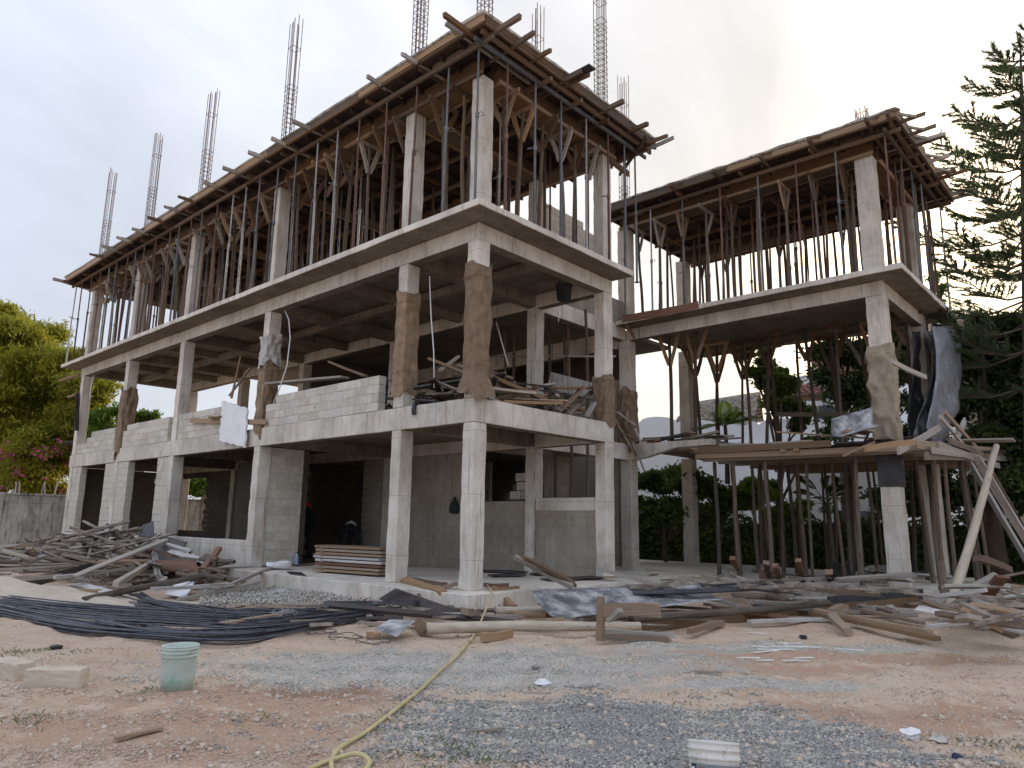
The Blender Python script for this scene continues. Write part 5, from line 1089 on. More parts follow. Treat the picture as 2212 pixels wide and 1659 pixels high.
g = pk(2, 1476, GZ); loose_block((g.x+.1, g.y+.1, GZ+.085), TH-.5, (.46, .2, .2), 'loose concrete block cut off by the left edge of the view')
hp = [(1016, 1383), (985, 1412), (950, 1440), (915, 1482), (880, 1520), (838, 1556), (790, 1582), (735, 1612), (717, 1634), (722, 1652), (745, 1668), (785, 1670), (797, 1652), (770, 1636), (725, 1632), (680, 1642), (630, 1664), (590, 1690)]
hw = []
for i, q in enumerate(hp):
    g = pk(q[0], q[1], GZ+.02); hw.append(Vector((g.x, g.y, gz(g.x, g.y)+.022+(.03 if 10 < i < 14 else 0))))
rod(bez(hw, 110), .0165, 'hose', 'garden_hose', 'yellow garden hose snaking over the gravel with a loop at the bottom', 'hose', None, 10)
rod(bez([pk(1016, 1383, GZ+.05), pk(1030, 1362, GZ+.05), pk(1052, 1310, -.1), pk(1062, 1278, .03), pk(1050, 1262, .03)], 20), .0165, 'hose', 'hose_end', 'far piece of yellow hose climbing the plinth beside the corner column', 'hose', None, 8)
# pale plastic strips on the dirt
for k in range(20):
    px, py = random.choice([(U(1630, 1830), U(1360, 1420)), (U(1600, 1760), U(1380, 1440))]); g = pk(px, py, GZ); a = TH+U(-.5, .5); l_ = U(.05, .28); d = Vector((math.cos(a), math.sin(a), 0))*l_; z = gz(g.x, g.y)+.012
    tag(board(Vector((g.x, g.y, z))-d, Vector((g.x, g.y, z))+d, .03, .012, 'white_pipe', 'plastic_strip'), 'white plastic strip lying on the dirt in front of the wing scraps', 'strip', 'white strips on the dirt')
for k, (px, py, s_, m, lab) in enumerate(((1160, 1443, .05, 'concrete_old', 'grey stone on the pale gravel'), (1170, 1472, .06, 'white_board', 'white plaster lump on the gravel'), (1340, 1375, .05, 'concrete_old', 'dark stone near the trestle'), (120, 1393, .06, 'black_plastic', 'torn black plastic scrap on the dirt at left'), (60, 1340, .03, 'black_plastic', 'tiny black scrap beside the rebar bundle'), (1965, 1595, .07, 'white_board', 'whitish scrap on the dark gravel'), (2070, 1650, .03, 'navy', 'tiny blue scrap at the bottom right'), (1730, 1548, .03, 'wood_fresh', 'small yellow wood chip on the gravel'), (1735, 1370, .05, 'black_plastic', 'dark stone beside the white strips'), (2030, 1600, .05, 'concrete_old', 'lone stone on the red dirt at right'))):
    g = pk(px, py, GZ); o = rubble((g.x, g.y, gz(g.x, g.y)+s_*.3), (s_*1.5, s_, s_*.6), lab, m, 'scrap'); o['category'] = 'scrap'
for k, (px, py, px2, py2) in enumerate(((250, 1595, 350, 1572), (1015, 1580, 1090, 1573), (1130, 1455, 1160, 1452), (1500, 1450, 1560, 1452), (1130, 1495, 1190, 1497))):
    bp_((px, py, GZ+.02), (px2, py2, GZ+.025), .06 if k == 0 else .03, .02, 'wood_grey' if k else 'wood_brown', 'small wood splinter on the dirt, %s' % ['left foreground', 'bottom centre', 'by the hose', 'right of centre', 'on the grey gravel'][k])

# ------------------------------------------------------------------ sand, gravel, grass
def mound(c, a, b_, h, th, name, label, mat):
    mb = MB(); n_ = 28
    vs = [(c[0], c[1], GZ+h)]; fs = []
    for i in range(1, 11):
        r = i/10
        for j in range(n_):
            t = 2*math.pi*j/n_; x = a*r*math.cos(t); y = b_*r*math.sin(t); wob = 1+.12*math.sin(3*t+1)+.07*math.sin(7*t)
            z = h*(1-r)**1.15+.02*math.sin(x*7)+.02*math.sin(y*9+x*4)-.06*r
            vs.append((c[0]+wob*(x*math.cos(th)-y*math.sin(th)), c[1]+wob*(x*math.sin(th)+y*math.cos(th)), GZ+z))
    for j in range(n_): fs.append((0, 1+j, 1+(j+1) % n_))
    for i in range(9):
        for j in range(n_): fs.append((1+i*n_+j, 1+(i+1)*n_+j, 1+(i+1)*n_+(j+1) % n_, 1+i*n_+(j+1) % n_))
    mb.add(vs, fs); return tag(mb.build(name, mat, None, True), label, 'sand')
g = pk(-20, 1290, GZ); mound((g.x, g.y), 2.6, 1.8, .4, TH, 'sand_pile', 'pile of pale building sand at the left edge', 'sand')
g = pk(150, 1300, GZ); mound((g.x, g.y), 2.8, 1.2, .16, TH, 'sand_spread', 'low spread of pale sand in front of the left heap', 'sand')
g = pk(600, 1285, GZ); mound((g.x, g.y), 1.8, 1.0, .12, TH, 'rubble_spread', 'low grey spread of crushed rubble before the plinth', 'concrete_old')
def stones(name, pts, sizes, mat, label):
    n_ = len(pts); base = np.array([(-1, -1, -.6), (1, -1, -.6), (1, 1, -.6), (-1, 1, -.6), (-.7, -.7, .6), (.7, -.8, .6), (.7, .7, .6), (-.8, .7, .6)])*.5
    q = base[None]*RNG.uniform(.65, 1.25, (n_, 8, 3)); a = RNG.uniform(0, 6.28, n_); tl = RNG.normal(0, .5, n_); c, s_ = np.cos(a), np.sin(a); q = q*sizes[:, None, None]*RNG.uniform(.6, 1.3, (n_, 1, 3))
    z2 = q[..., 2]*np.cos(tl)[:, None]+q[..., 0]*np.sin(tl)[:, None]; x2 = q[..., 0]*np.cos(tl)[:, None]-q[..., 2]*np.sin(tl)[:, None]
    V = np.stack([x2*c[:, None]-q[..., 1]*s_[:, None]+pts[:, None, 0], x2*s_[:, None]+q[..., 1]*c[:, None]+pts[:, None, 1], z2+pts[:, None, 2]], -1).reshape(-1, 3)
    f = np.array([(0, 3, 2, 1), (4, 5, 6, 7), (0, 1, 5, 4), (1, 2, 6, 5), (2, 3, 7, 6), (3, 0, 4, 7)]); FQ = (f[None]+(np.arange(n_)*8)[:, None, None]).reshape(-1, 4)
    o = np_mesh(name, V, FQ, mat); return tag(o, label, 'gravel', None, 'stuff')
M('stone_grey', (.23, .215, .19), (.66, .625, .565), 40, .95, 0, 1, 0, detail=2); M('stone_soil', (.33, .235, .165), (.62, .53, .45), 30, .95, 0, 1, 0, detail=2)
def scatter(n_):
    px = RNG.uniform(-60, 2270, n_); py = 1345+(1720-1345)*RNG.uniform(0, 1, n_)**.8
    pts = np.array([pk(a, b_, GZ) for a, b_ in zip(px, py)]); return pts
pts = scatter(130000); gm = np.min([ell(pts[:, 0], pts[:, 1], *e_) for e_ in GRAVEL], 0)+.3*np.sin(pts[:, 0]*3.1)*np.sin(pts[:, 1]*2.7)
pts[:, 2] = GZ+hgt(pts[:, 0], pts[:, 1])+.002
gd = np.min([ell(pts[:, 0], pts[:, 1], *e_) for e_ in GRAVEL[1:3]], 0)+.3*np.sin(pts[:, 0]*3.1)*np.sin(pts[:, 1]*2.7)+.28*np.sin(pts[:, 0]*7.3+1)*np.sin(pts[:, 1]*8.9)+.2*np.sin(pts[:, 0]*17+pts[:, 1]*13); M('stone_dark', (.10, .097, .092), (.42, .405, .38), 40, .95, 0, 1, 0, detail=2)
dk = gd < .78+RNG.normal(0, .26, len(pts)); sel = pts[dk]; stones('dark_gravel', sel, RNG.uniform(.012, .036, len(sel)), 'stone_dark', 'dark crushed stone heaped thinly near the camera')
sel = pts[(gm < .9+RNG.normal(0, .15, len(pts))) & ~dk]; stones('gravel', sel, RNG.uniform(.008, .026, len(sel)), 'stone_grey', 'pale crushed stone spread over the dirt')
bs = pts[RNG.uniform(0, 1, len(pts)) < .009]; stones('large_stones', bs, RNG.uniform(.025, .065, len(bs)), 'stone_soil', 'larger stones and clods lying about on the dirt')
rest = pts[(gm > .95) & (RNG.uniform(0, 1, len(pts)) < .4)]; stones('pebbles', rest, RNG.uniform(.005, .016, len(rest))*(1+(RNG.uniform(0, 1, len(rest)) < .03)*1.5), 'stone_soil', 'small reddish pebbles strewn over the dirt')
a_ = np.array([pk(U(430, 960), U(1268, 1312), GZ) for _ in range(5000)]); a_[:, 2] = GZ+RNG.uniform(0.0, .1, len(a_)); stones('rubble', a_, RNG.uniform(.015, .06, len(a_)), 'stone_grey', 'grey rubble chips at the foot of the plinth')
gv = []; gf = []
for px, py, n_ in ((75, 1395, 90), (150, 1405, 50), (10, 1400, 60), (60, 1560, 60), (1000, 1620, 80), (1040, 1650, 90), (900, 1650, 60), (540, 1560, 30), (2060, 1345, 70), (2190, 1340, 60), (2150, 1600, 60), (2200, 1360, 60), (870, 1560, 30), (330, 1490, 40), (1690, 1380, 20), (1480, 1500, 20)):
    g = pk(px, py, GZ)
    for _ in range(n_):
        x = g.x+random.gauss(0, .14); y = g.y+random.gauss(0, .14); z = gz(x, y); a = U(0, 6.28); h = U(.012, .045); w_ = .0025; d = Vector((math.cos(a), math.sin(a), 0)); k = len(gv)
        s_ = Vector((-d.y, d.x, 0))*w_; b0_ = Vector((x, y, z)); gv += [b0_-s_, b0_+s_, b0_+d*h*.5+Vector((0, 0, h*.8))+s_*.6, b0_+d*h*1.1+Vector((0, 0, h))]; gf.append((k, k+1, k+2, k+3))
mb = MB(); mb.add(gv, gf); o = mb.build('grass', 'grass_blade'); tag(o, 'sparse tufts of dry grass on the dirt', 'grass', None, 'stuff')
# ------------------------------------------------------------------ surroundings: left
WY = 28.0; wt = P(60, 1066, 1, WY).z
BW = empty('boundary_wall', (-2, WY, GZ), 'stained grey boundary wall behind the far end of the building', 'wall')
x = -16.0
while x < 16:
    o = rough_box((x, WY, GZ-.3), (x+2.98, WY+.2, wt-.08), 'panel', 'concrete_old', .006, .6); o.parent = BW; o.matrix_parent_inverse = BW.matrix_basis.inverted()
    o = rough_box((x-.12, WY-.06, GZ-.3), (x+.12, WY+.26, wt+.02), 'pier', 'concrete_old', .006, .6); o.parent = BW; o.matrix_parent_inverse = BW.matrix_basis.inverted()
    o = rough_box((x+.13, WY-.05, wt-.08), (x+2.86, WY+.25, wt), 'coping', 'concrete_old', .006, .6); o.parent = BW; o.matrix_parent_inverse = BW.matrix_basis.inverted(); x += 3
sgn = P(449, 1073, 1, WY); o = rough_box((sgn.x-.35, WY-.04, sgn.z-.2), (sgn.x+.45, WY-.01, sgn.z+.22), 'sign_board', 'orange', .01, .3); o.parent = None; tag(o, 'small orange board on the boundary wall seen through the back window', 'board')
fpost = MB()
for px in (35, 42, 90, 97, 118):
    p = P(px, 1062, 1, WY+.1); q = P(px+random.choice([-6, 0, 7]), 1040, 1, WY+.1); tag(pole((p.x, p.y, wt-.1), (q.x, q.y, q.z), .03, 'wood_grey', 'fence_stake'), 'thin stake sticking up above the boundary wall', 'stake', 'stakes above the boundary wall')
def leaves(centers, radii, n, size, asp=.45, droop=.3, shell=.55):
    C_ = np.array(centers); Rr = np.array(radii); wgt = Rr.prod(1)**.66; k = RNG.choice(len(C_), n, p=wgt/wgt.sum())
    p = C_[k]+RNG.normal(0, .62, (n, 3))*Rr[k]
    a = RNG.normal(0, 1, (n, 3)); a[:, 2] -= droop; a /= np.linalg.norm(a, axis=1)[:, None]; b = np.cross(a, RNG.normal(0, 1, (n, 3))); b /= np.linalg.norm(b, axis=1)[:, None]
    s = size*RNG.uniform(.6, 1.35, n)[:, None]
    V = np.stack([p-a*s, p+b*s*asp, p+a*s, p-b*s*asp], 1).reshape(-1, 3); return V
def crown_obj(name, V, mat, parent): 
    n = len(V)//4; return np_mesh(name, V, np.arange(n*4).reshape(n, 4), mat, parent)
def tree(base, height, blobs, nleaf, size, mat, label, name='tree', trunk=.2, asp=.45, droop=.3, sub=5, sr=.45, group=None, mat2=None, f2=0, cat='tree', shell=.3, bark='bark'):
    """blobs: (centre, radius xyz); each is broken into smaller leaf clumps"""
    o = empty(name, base, label, cat, group); base = Vector(base); cs = []; rs = []
    for c, r in blobs:
        c = Vector(c)
        for _ in range(sub):
            d = Vector((random.gauss(0, 1), random.gauss(0, 1), random.gauss(0, 1))).normalized()*U(.35, 1.0)
            cs.append((c.x+d.x*r[0], c.y+d.y*r[1], c.z+d.z*r[2])); k = sr*U(.6, 1.2); rs.append((r[0]*k, r[1]*k, r[2]*k*.8))
    mb = MB(); top = base+Vector((U(-.2, .2), U(-.2, .2), height*.7)); pts = [base+Vector((0, 0, -.2)), base.lerp(top, .4)+Vector((U(-.15, .15), U(-.15, .15), 0)), top]; mb.tube(pts, [trunk, trunk*.8, trunk*.45], 8)
    for c, r in blobs: 
        s = base.lerp(top, U(.45, .95)); m = s.lerp(Vector(c), .5)+Vector((0, 0, .15)); mb.tube([s, m, Vector(c)], [trunk*.4, trunk*.25, trunk*.1], 5)
    for c in cs[::2]:
        b_ = min(blobs, key=lambda q: (Vector(q[0])-Vector(c)).length)[0]; mb.tube([Vector(b_), Vector(c)], [trunk*.14, trunk*.05], 4)
    mb.build('trunk', bark, o, True)
    n2 = int(nleaf*f2); crown_obj('crown', leaves(cs, rs, nleaf-n2, size, asp, droop, shell), mat, o)
    if n2: crown_obj('blossom' if 'pink' in (mat2 or '') else 'crown', leaves(random.sample(cs, max(2, len(cs)//3)), random.sample(rs, max(2, len(cs)//3)), n2, size*.8, .7, 0, shell), mat2, o)
    return o
def blobs_px(lst, dist, sp=1.0):
    """crown lobes from measured points: (px, py, radius px)"""
    out = []
    for px, py, r in lst:
        d = dist*U(.96, 1.04); c = PD(px, py, d); rr = r/FPX*d*sp; out.append((c, (rr, rr, rr*.75)))
    return out
def gbase(px, dist, z=GZ): p = PD(px, 1130, dist); return (p.x, p.y, z)
tree(gbase(40, 47), 12, blobs_px([(20, 725, 60), (70, 740, 60), (45, 800, 75), (100, 800, 55), (0, 870, 70), (60, 880, 75), (-60, 800, 90), (120, 860, 45), (-40, 930, 80), (30, 950, 75), (95, 930, 60), (125, 790, 45), (90, 730, 40), (10, 690, 35), (140, 930, 45)], 47), 70000, .17, 'leaf_yellow', 'tall feathery yellow green tree beyond the boundary wall at left', trunk=.28, asp=.22, droop=.8, sub=7, sr=.42)
tree(gbase(170, 44), 9, blobs_px([(165, 775, 35), (185, 830, 50), (150, 860, 45), (222, 870, 34), (200, 915, 45), (140, 900, 45), (150, 960, 45)], 44), 22000, .15, 'leaf_yellow', 'smaller yellow green tree between the feathery tree and the building', trunk=.2, asp=.25, droop=.6, sub=6)
tree(gbase(80, 43), 4, blobs_px([(20, 1000, 50), (70, 960, 45), (110, 985, 45), (135, 1010, 40), (60, 1030, 45), (100, 1040, 40), (-30, 1020, 50), (150, 950, 30), (40, 1055, 40), (120, 1060, 30)], 43), 24000, .12, 'leaf_yellow', 'flowering bougainvillea bush with pink blossom above the boundary wall', 'shrub', .1, .3, .6, 6, mat2='petal_pink', f2=.07, cat='shrub')
tree(gbase(255, 40), 5, blobs_px([(235, 905, 30), (280, 915, 30), (320, 900, 18), (210, 960, 40)], 40), 9000, .12, 'leaf_bright', 'low bright green shrub seen through the middle floor at left', 'shrub', .1, .35, .3, 6, cat='shrub')
tree(gbase(440, 40), 5, blobs_px([(420, 1050, 30), (455, 1045, 35), (440, 1020, 35), (480, 1040, 30), (400, 1030, 30)], 40), 14000, .11, 'leaf_bright', 'leafy green tree seen through the back window', 'tree', .12, .35, .3, 6)
rf = MB(); a = P(190, 905, 1, 26); rf.add([(a.x, 26, 4.6), (a.x+3, 26, 4.0), (a.x+3, 29, 4.0), (a.x, 29, 4.6), (a.x, 26, 4.66), (a.x+3, 26, 4.06), (a.x+3, 29, 4.06), (a.x, 29, 4.66)], [(0, 3, 2, 1), (4, 5, 6, 7), (0, 1, 5, 4), (1, 2, 6, 5), (2, 3, 7, 6), (3, 0, 4, 7)])
so_ = empty('shed', (a.x+1.5, 27.5, GZ), 'small shed with dark sloping sheet roof beyond the far left column', 'shed'); rf.build('roof', 'black_ply', so_); mb = MB(); mb.box((a.x+.2, 26.4, GZ), (a.x+2.8, 27.95, 4.02)); mb.build('wall', 'concrete_old', so_)

# ------------------------------------------------------------------ surroundings: behind the wing
def villa():
    o = empty('white_villa', PD(1650, 1130, 36), 'white walled villa with scalloped parapet behind the wing', 'house')
    # curtain wall with scalloped top, running across the view
    d0 = 34.0; c = PD(1640, 1130, d0); ax = Vector((R0.x, R0.y, 0)); fz = Vector((F_.x, F_.y, 0)).normalized()
    def pw(s, z, dpt=0): return Vector((c.x, c.y, 0))+ax*s+fz*dpt+Vector((0, 0, z))
    zt = P(1440, 905, 0, (PD(1440, 900, d0)).x).z
    prof = []; s = -7.0
    while s < 8:
        prof += [(s, zt-.35)]+[(s+.12+1.56*t, zt-.35+.3*math.sin(math.pi*t)**.28) for t in (0.05, .2, .4, .6, .8, .95)]; s += 1.8
    vs = [pw(a_, z) for a_, z in prof]+[pw(a_, GZ) for a_, z in prof]; n_ = len(prof)
    mb = MB(); mb.add(vs+[v+fz*.25 for v in vs], [(i, i+1, n_+i+1, n_+i) for i in range(n_-1)]+[(2*n_+i, 3*n_+i, 3*n_+i+1, 2*n_+i+1) for i in range(n_-1)]+[(i, 2*n_+i, 2*n_+i+1, i+1) for i in range(n_-1)]); mb.build('parapet_wall', 'white_plaster', o)
    mb = MB(); mb.bar(pw(-7, zt-1.15, -.05), pw(8, zt-1.15, -.05), .1, .1); mb.build('string_course', 'white_plaster', o)
    # lower wing of the house with windows
    mb = MB(); p = [pw(s_, z_, dd) for dd in (-3.0, -.3) for s_, z_ in ((.2, GZ), (4.6, GZ), (4.6, 3.75), (.2, 3.75))]; mb.add(p, [(0, 1, 2, 3), (7, 6, 5, 4), (0, 4, 5, 1), (1, 5, 6, 2), (2, 6, 7, 3), (3, 7, 4, 0)]); wl = mb.build('wall', 'white_plaster', o)
    for s_, w_, z0, z1 in ((2.0, 1.6, .2, 1.9), (3.9, .6, .4, 1.9)):
        mb = MB(); q = [pw(s_+a_, z_, dd) for dd in (-3.06, -2.9) for a_, z_ in ((0, z0), (w_, z0), (w_, z1), (0, z1))]; mb.add(q, [(0, 1, 2, 3), (7, 6, 5, 4), (0, 4, 5, 1), (1, 5, 6, 2), (2, 6, 7, 3), (3, 7, 4, 0)]); wd = mb.build('window', 'glass_dark', o)
        mb = MB(); mb.bar(pw(s_-.08, z0-.05, -3.1), pw(s_+w_+.08, z0-.05, -3.1), .12, .08); mb.build('sill', 'white_plaster', wd)
        mb = MB(); mb.bar(pw(s_+w_/2, z0, -3.09), pw(s_+w_/2, z1, -3.09), .05, .05, (1, 0, 0)); mb.build('mullion', 'white_plaster', wd)
    # tower block with arch and tiled hood at right
    mb = MB(); p = [pw(s_, z_, dd) for dd in (1.0, 4) for s_, z_ in ((2.6, GZ), (8.5, GZ), (8.5, 8.2), (2.6, 8.2))]; mb.add(p, [(0, 1, 2, 3), (7, 6, 5, 4), (0, 4, 5, 1), (1, 5, 6, 2), (2, 6, 7, 3), (3, 7, 4, 0)]); mb.build('wall', 'white_plaster', o)
    mb = MB(); ar = [(3.2, 5.6)]+[(3.75-.55*math.cos(t), 6.3+.55*math.sin(t)) for t in np.linspace(0, math.pi, 9)]+[(4.3, 5.6)]; mb.add([pw(a_, z_, .93) for a_, z_ in ar], [tuple(range(len(ar)))]); mb.build('window', 'glass_dark', o)
    for s0, s1, z_, dd in ((.4, 3.0, 7.0, .2), (2.9, 5.2, 8.2, .4)):
        hd = None
        for k in range(5):
            mb = MB(); zz = z_+k*.13; mb.bar(pw(s0-.15, zz, dd-1.1+k*.22), pw(s1, zz, dd-1.1+k*.22), .3, .05); r_ = mb.build('tile_course', 'tile_red', o)
            for q in range(int((s1-s0)/.3)):
                mb = MB(); mb.tube([pw(s0+.3*q, zz+.03, dd-1.25+k*.22), pw(s0+.3*q, zz+.1, dd-.95+k*.22)], .06, 5); mb.build('tile', 'tile_red', r_)
        mb = MB(); mb.bar(pw(s0, z_-.1, dd-.6), pw(s1, z_-.1, dd-.6), 1.0, .08); mb.build('eave', 'wood_red', o)
    return o
villa()
# thatched hut roof
def hut():
    o = empty('thatched_hut', PD(1560, 1130, 40), 'thatched hut roof with open pole frame beyond the white villa', 'hut'); D = 40
    r0, r1 = PD(1500, 868, D), PD(1640, 846, D); e0, e1 = PD(1438, 935, D-1.8), PD(1632, 915, D-1.8); f0, f1 = PD(1450, 930, D+1.8), PD(1650, 912, D+1.8)
    mb = MB(); nn = 46; rows = 9
    for side, (q0, q1) in enumerate(((e0, e1), (f0, f1))):
        for j in range(rows):
            for i in range(nn):
                t = (i+U(-.3, .3))/nn; v0 = j/rows; v1 = v0+1.9/rows
                a = r0.lerp(r1, t).lerp(q0.lerp(q1, t), v0); b_ = r0.lerp(r1, t).lerp(q0.lerp(q1, t), min(v1, 1.06)+U(-.05, .05)); wv = (r1-r0).normalized()*.09
                up = Vector((0, 0, .05+U(0, .06))); mb.add([a-wv, a+wv, b_+wv*U(.2, .9)+up, b_-wv*U(.2, .9)+up, a-wv-Vector((0, 0, .15)), a+wv-Vector((0, 0, .15))], [(0, 1, 2, 3), (4, 3, 2, 5)])
    mb.build('thatch_roof', 'thatch', o)
    for i in range(9):
        t = i/8; pole(r0.lerp(r1, t)-Vector((0, 0, .1)), e0.lerp(e1, t)+(e0-r0)*.25-Vector((0, 0, .15)), .05, 'pole_wood', 'rafter', o)
    for q in (e0, e1, f0, f1): pole((q.x, q.y, GZ), q, .08, 'pole_wood', 'post', o)
    pole(r1-Vector((0, 0, .1)), e1+(e1-r1)*.45, .05, 'pole_wood', 'rafter', o); pole(r1-Vector((0, 0, .1)), f1+(f1-r1)*.4, .05, 'pole_wood', 'rafter', o)
hut()
# ivy hedge along the plot edge
HX = 17.5
hd = empty('ivy_hedge', (HX, 0, GZ), 'dark clipped ivy hedge along the plot behind the wing', 'hedge')
hz = P(1750, 1118, 0, HX).z
mb = MB(); mb.grid(lambda u, v: Vector((HX+.35+.08*math.sin(u*90)*math.sin(v*9), -26+56*u, GZ+(hz-.25-GZ)*v)), 120, 8); mb.build('hedge_core', 'leaf_dark', hd)
n_ = 60000; yy = RNG.uniform(-26, 30, n_); zz = GZ+(hz-GZ+.15*np.sin(yy*2.3)+.1*np.sin(yy*5.1))*RNG.uniform(0, 1, n_)**.9; xx = HX+.25+RNG.normal(0, .12, n_)+.12*np.sin(yy*1.7)*np.sin(zz*2.1)
p = np.stack([xx, yy, zz], 1); a = RNG.normal(0, 1, (n_, 3)); a /= np.linalg.norm(a, axis=1)[:, None]; b_ = np.cross(a, RNG.normal(0, 1, (n_, 3))); b_ /= np.linalg.norm(b_, axis=1)[:, None]; s_ = .075*RNG.uniform(.6, 1.3, n_)[:, None]
crown_obj('foliage', np.stack([p-a*s_, p+b_*s_*.7, p+a*s_, p-b_*s_*.7], 1).reshape(-1, 3), 'leaf_dark', hd)
tree(gbase(1440, 27), 3, blobs_px([(1350, 1060, 30), (1400, 1045, 38), (1450, 1040, 42), (1500, 1050, 40), (1545, 1055, 36), (1370, 1100, 40), (1430, 1100, 45), (1490, 1105, 45), (1550, 1095, 40), (1590, 1075, 34)], 27), 26000, .085, 'leaf_green', 'dense leafy bush behind the small wing slab', 'shrub', .1, .5, .3, 6, cat='shrub')
tree(gbase(1640, 27), 3, blobs_px([(1640, 1050, 28), (1680, 1062, 25), (1610, 1080, 30), (1660, 1105, 34), (1710, 1100, 28)], 27), 9000, .085, 'leaf_bright', 'sparse light green shrub in front of the white villa', 'shrub', .08, .5, .3, 6, cat='shrub')
tree(gbase(1690, 27), 7, blobs_px([(1610, 772, 16), (1640, 790, 24), (1672, 800, 28), (1640, 825, 24), (1690, 835, 30), (1720, 880, 30), (1680, 870, 25), (1740, 920, 28), (1760, 960, 24), (1655, 770, 16)], 27), 17000, .085, 'leaf_green', 'layered tree with thin branches reaching left behind the wing props', 'tree', .14, .5, .2, 6, group='layered trees behind the wing')
tree(gbase(1840, 30), 9, blobs_px([(1790, 700, 45), (1850, 690, 50), (1820, 760, 50), (1880, 770, 50), (1780, 800, 35), (1850, 840, 55), (1900, 880, 50), (1930, 800, 45), (1960, 730, 40), (1970, 870, 45), (1930, 940, 45), (1820, 920, 40)], 30), 34000, .095, 'leaf_dark', 'big dark tree behind the wing corner column', 'tree', .22, .5, .2, 6, group='layered trees behind the wing')
tree(gbase(2150, 27), 10, blobs_px([(2100, 745, 36), (2150, 720, 40), (2200, 735, 45), (2100, 800, 40), (2160, 800, 50), (2220, 800, 55), (2110, 870, 45), (2170, 890, 55), (2230, 880, 60), (2120, 950, 45), (2190, 970, 60), (2250, 960, 60), (2140, 1040, 45), (2210, 1060, 60), (2270, 1040, 60), (2120, 690, 18), (2060, 900, 20), (2075, 960, 26), (2290, 760, 60), (2330, 880, 70)], 27), 60000, .095, 'leaf_dark', 'broad dark layered tree filling the right edge behind the bent sheets', 'tree', .28, .5, .2, 7, group='layered trees behind the wing')
tree(gbase(2020, 34), 6, blobs_px([(1990, 1020, 35), (2040, 1040, 40), (1960, 1050, 35), (2080, 1080, 40), (1900, 1070, 30), (2000, 1090, 40)], 30), 14000, .09, 'leaf_dark', 'dark shrubbery over the hedge below the platform', 'shrub', .1, .5, .2, 6, cat='shrub')
# tall trees further right, outside the frame, that stop the low sun from reaching the yard
for k, (a_, d_) in enumerate(((2480, 30), (2700, 27))):
    pass
tree(gbase(2420, 32), 12, blobs_px([(2400, 700, 90), (2450, 800, 100), (2400, 900, 100), (2520, 760, 100), (2500, 920, 100), (2420, 1000, 90)], 32), 22000, .13, 'leaf_dark', 'dark tree just outside the right edge of the view', 'tree', .3, .5, .2, 6, group='layered trees behind the wing')
# araucaria
def araucaria():
    D = 25.0; b0_ = PD(2222, 1130, D); top = PD(2203, 70, D); o = empty('araucaria_tree', (b0_.x, b0_.y, GZ), 'tall dark araucaria with tiered upcurved branches at the right edge', 'tree')
    mb = MB(); tp = [Vector((b0_.x, b0_.y, GZ-.2)).lerp(top, t) for t in (0, .3, .6, .85, 1)]; mb.tube(tp, [.26, .2, .13, .06, .015], 8)
    sp = []
    b_at = lambda z: Vector((b0_.x, b0_.y, GZ)).lerp(top, (z-GZ)/(top.z-GZ))
    z = 5.2; k = 0; Ht = top.z
    while z < Ht-.5:
        ln_ = min(4.0, .55+(Ht-z)*.37); nb = 6
        for q in range(nb):
            a = k*.6+q*2*math.pi/nb+U(-.3, .3); d = Vector((math.cos(a), math.sin(a), 0)); l_ = ln_*U(.75, 1.15); s = b_at(z)+Vector((0, 0, U(-.15, .15)))
            pts = [s+d*(l_*t)+Vector((0, 0, l_*(.10*t-.28*math.sin(math.pi*t)*.5+.22*t**3))) for t in (0, .25, .5, .75, 1)]; mb.tube(pts, [.035, .028, .02, .014, .006], 5)
            nt_ = int(7+l_*8)
            for w_ in range(nt_):
                t = .22+.78*w_/nt_; kk = min(int(t*4), 3); p_ = pts[kk].lerp(pts[kk+1], t*4-kk); side = Vector((-d.y, d.x, 0))*(1 if w_ % 2 else -1); ll = (.5+.25*l_*(1-t))*U(.6, 1.1)*min(1, .4+ln_/2.2)
                e_ = p_+(d*.65+side*U(.4, .95)).normalized()*ll*.8+Vector((0, 0, ll*U(.15, .5))); sp.append((p_, e_)); mb.tube([p_, p_.lerp(e_, .5)+Vector((0, 0, -.03)), e_], [.01, .008, .004], 4, False)
        z += U(.75, 1.05); k += 1
    mb.build('trunk', 'bark', o, True)
    A = np.array([p_ for p_, e_ in sp]); E = np.array([e_ for p_, e_ in sp]); n_ = 105000; k = RNG.integers(0, len(A), n_); t = RNG.uniform(.0, 1.0, n_)[:, None]**.7; p = A[k]+(E[k]-A[k])*t; ax = E[k]-A[k]; ax /= np.linalg.norm(ax, axis=1)[:, None]
    rd = RNG.normal(0, 1, (n_, 3)); rd -= ax*(rd*ax).sum(1)[:, None]; rd /= np.linalg.norm(rd, axis=1)[:, None]; dr = ax*.75+rd*.6; sd_ = np.cross(dr, rd); sd_ /= np.linalg.norm(sd_, axis=1)[:, None]; L_ = RNG.uniform(.07, .15, n_)[:, None]
    V = np.stack([p-sd_*.013, p+sd_*.013, p+dr*L_+sd_*.008, p+dr*L_-sd_*.008], 1).reshape(-1, 3); crown_obj('crown', V, 'needle', o)
araucaria()
tree(gbase(2040, 32), 9, blobs_px([(2020, 600, 14), (2035, 625, 18), (2030, 655, 18), (2045, 585, 9)], 32), 1500, .06, 'leaf_green', 'thin leafy twigs showing beside the far corner props of the wing', 'tree', .06, .5, .2, 5)
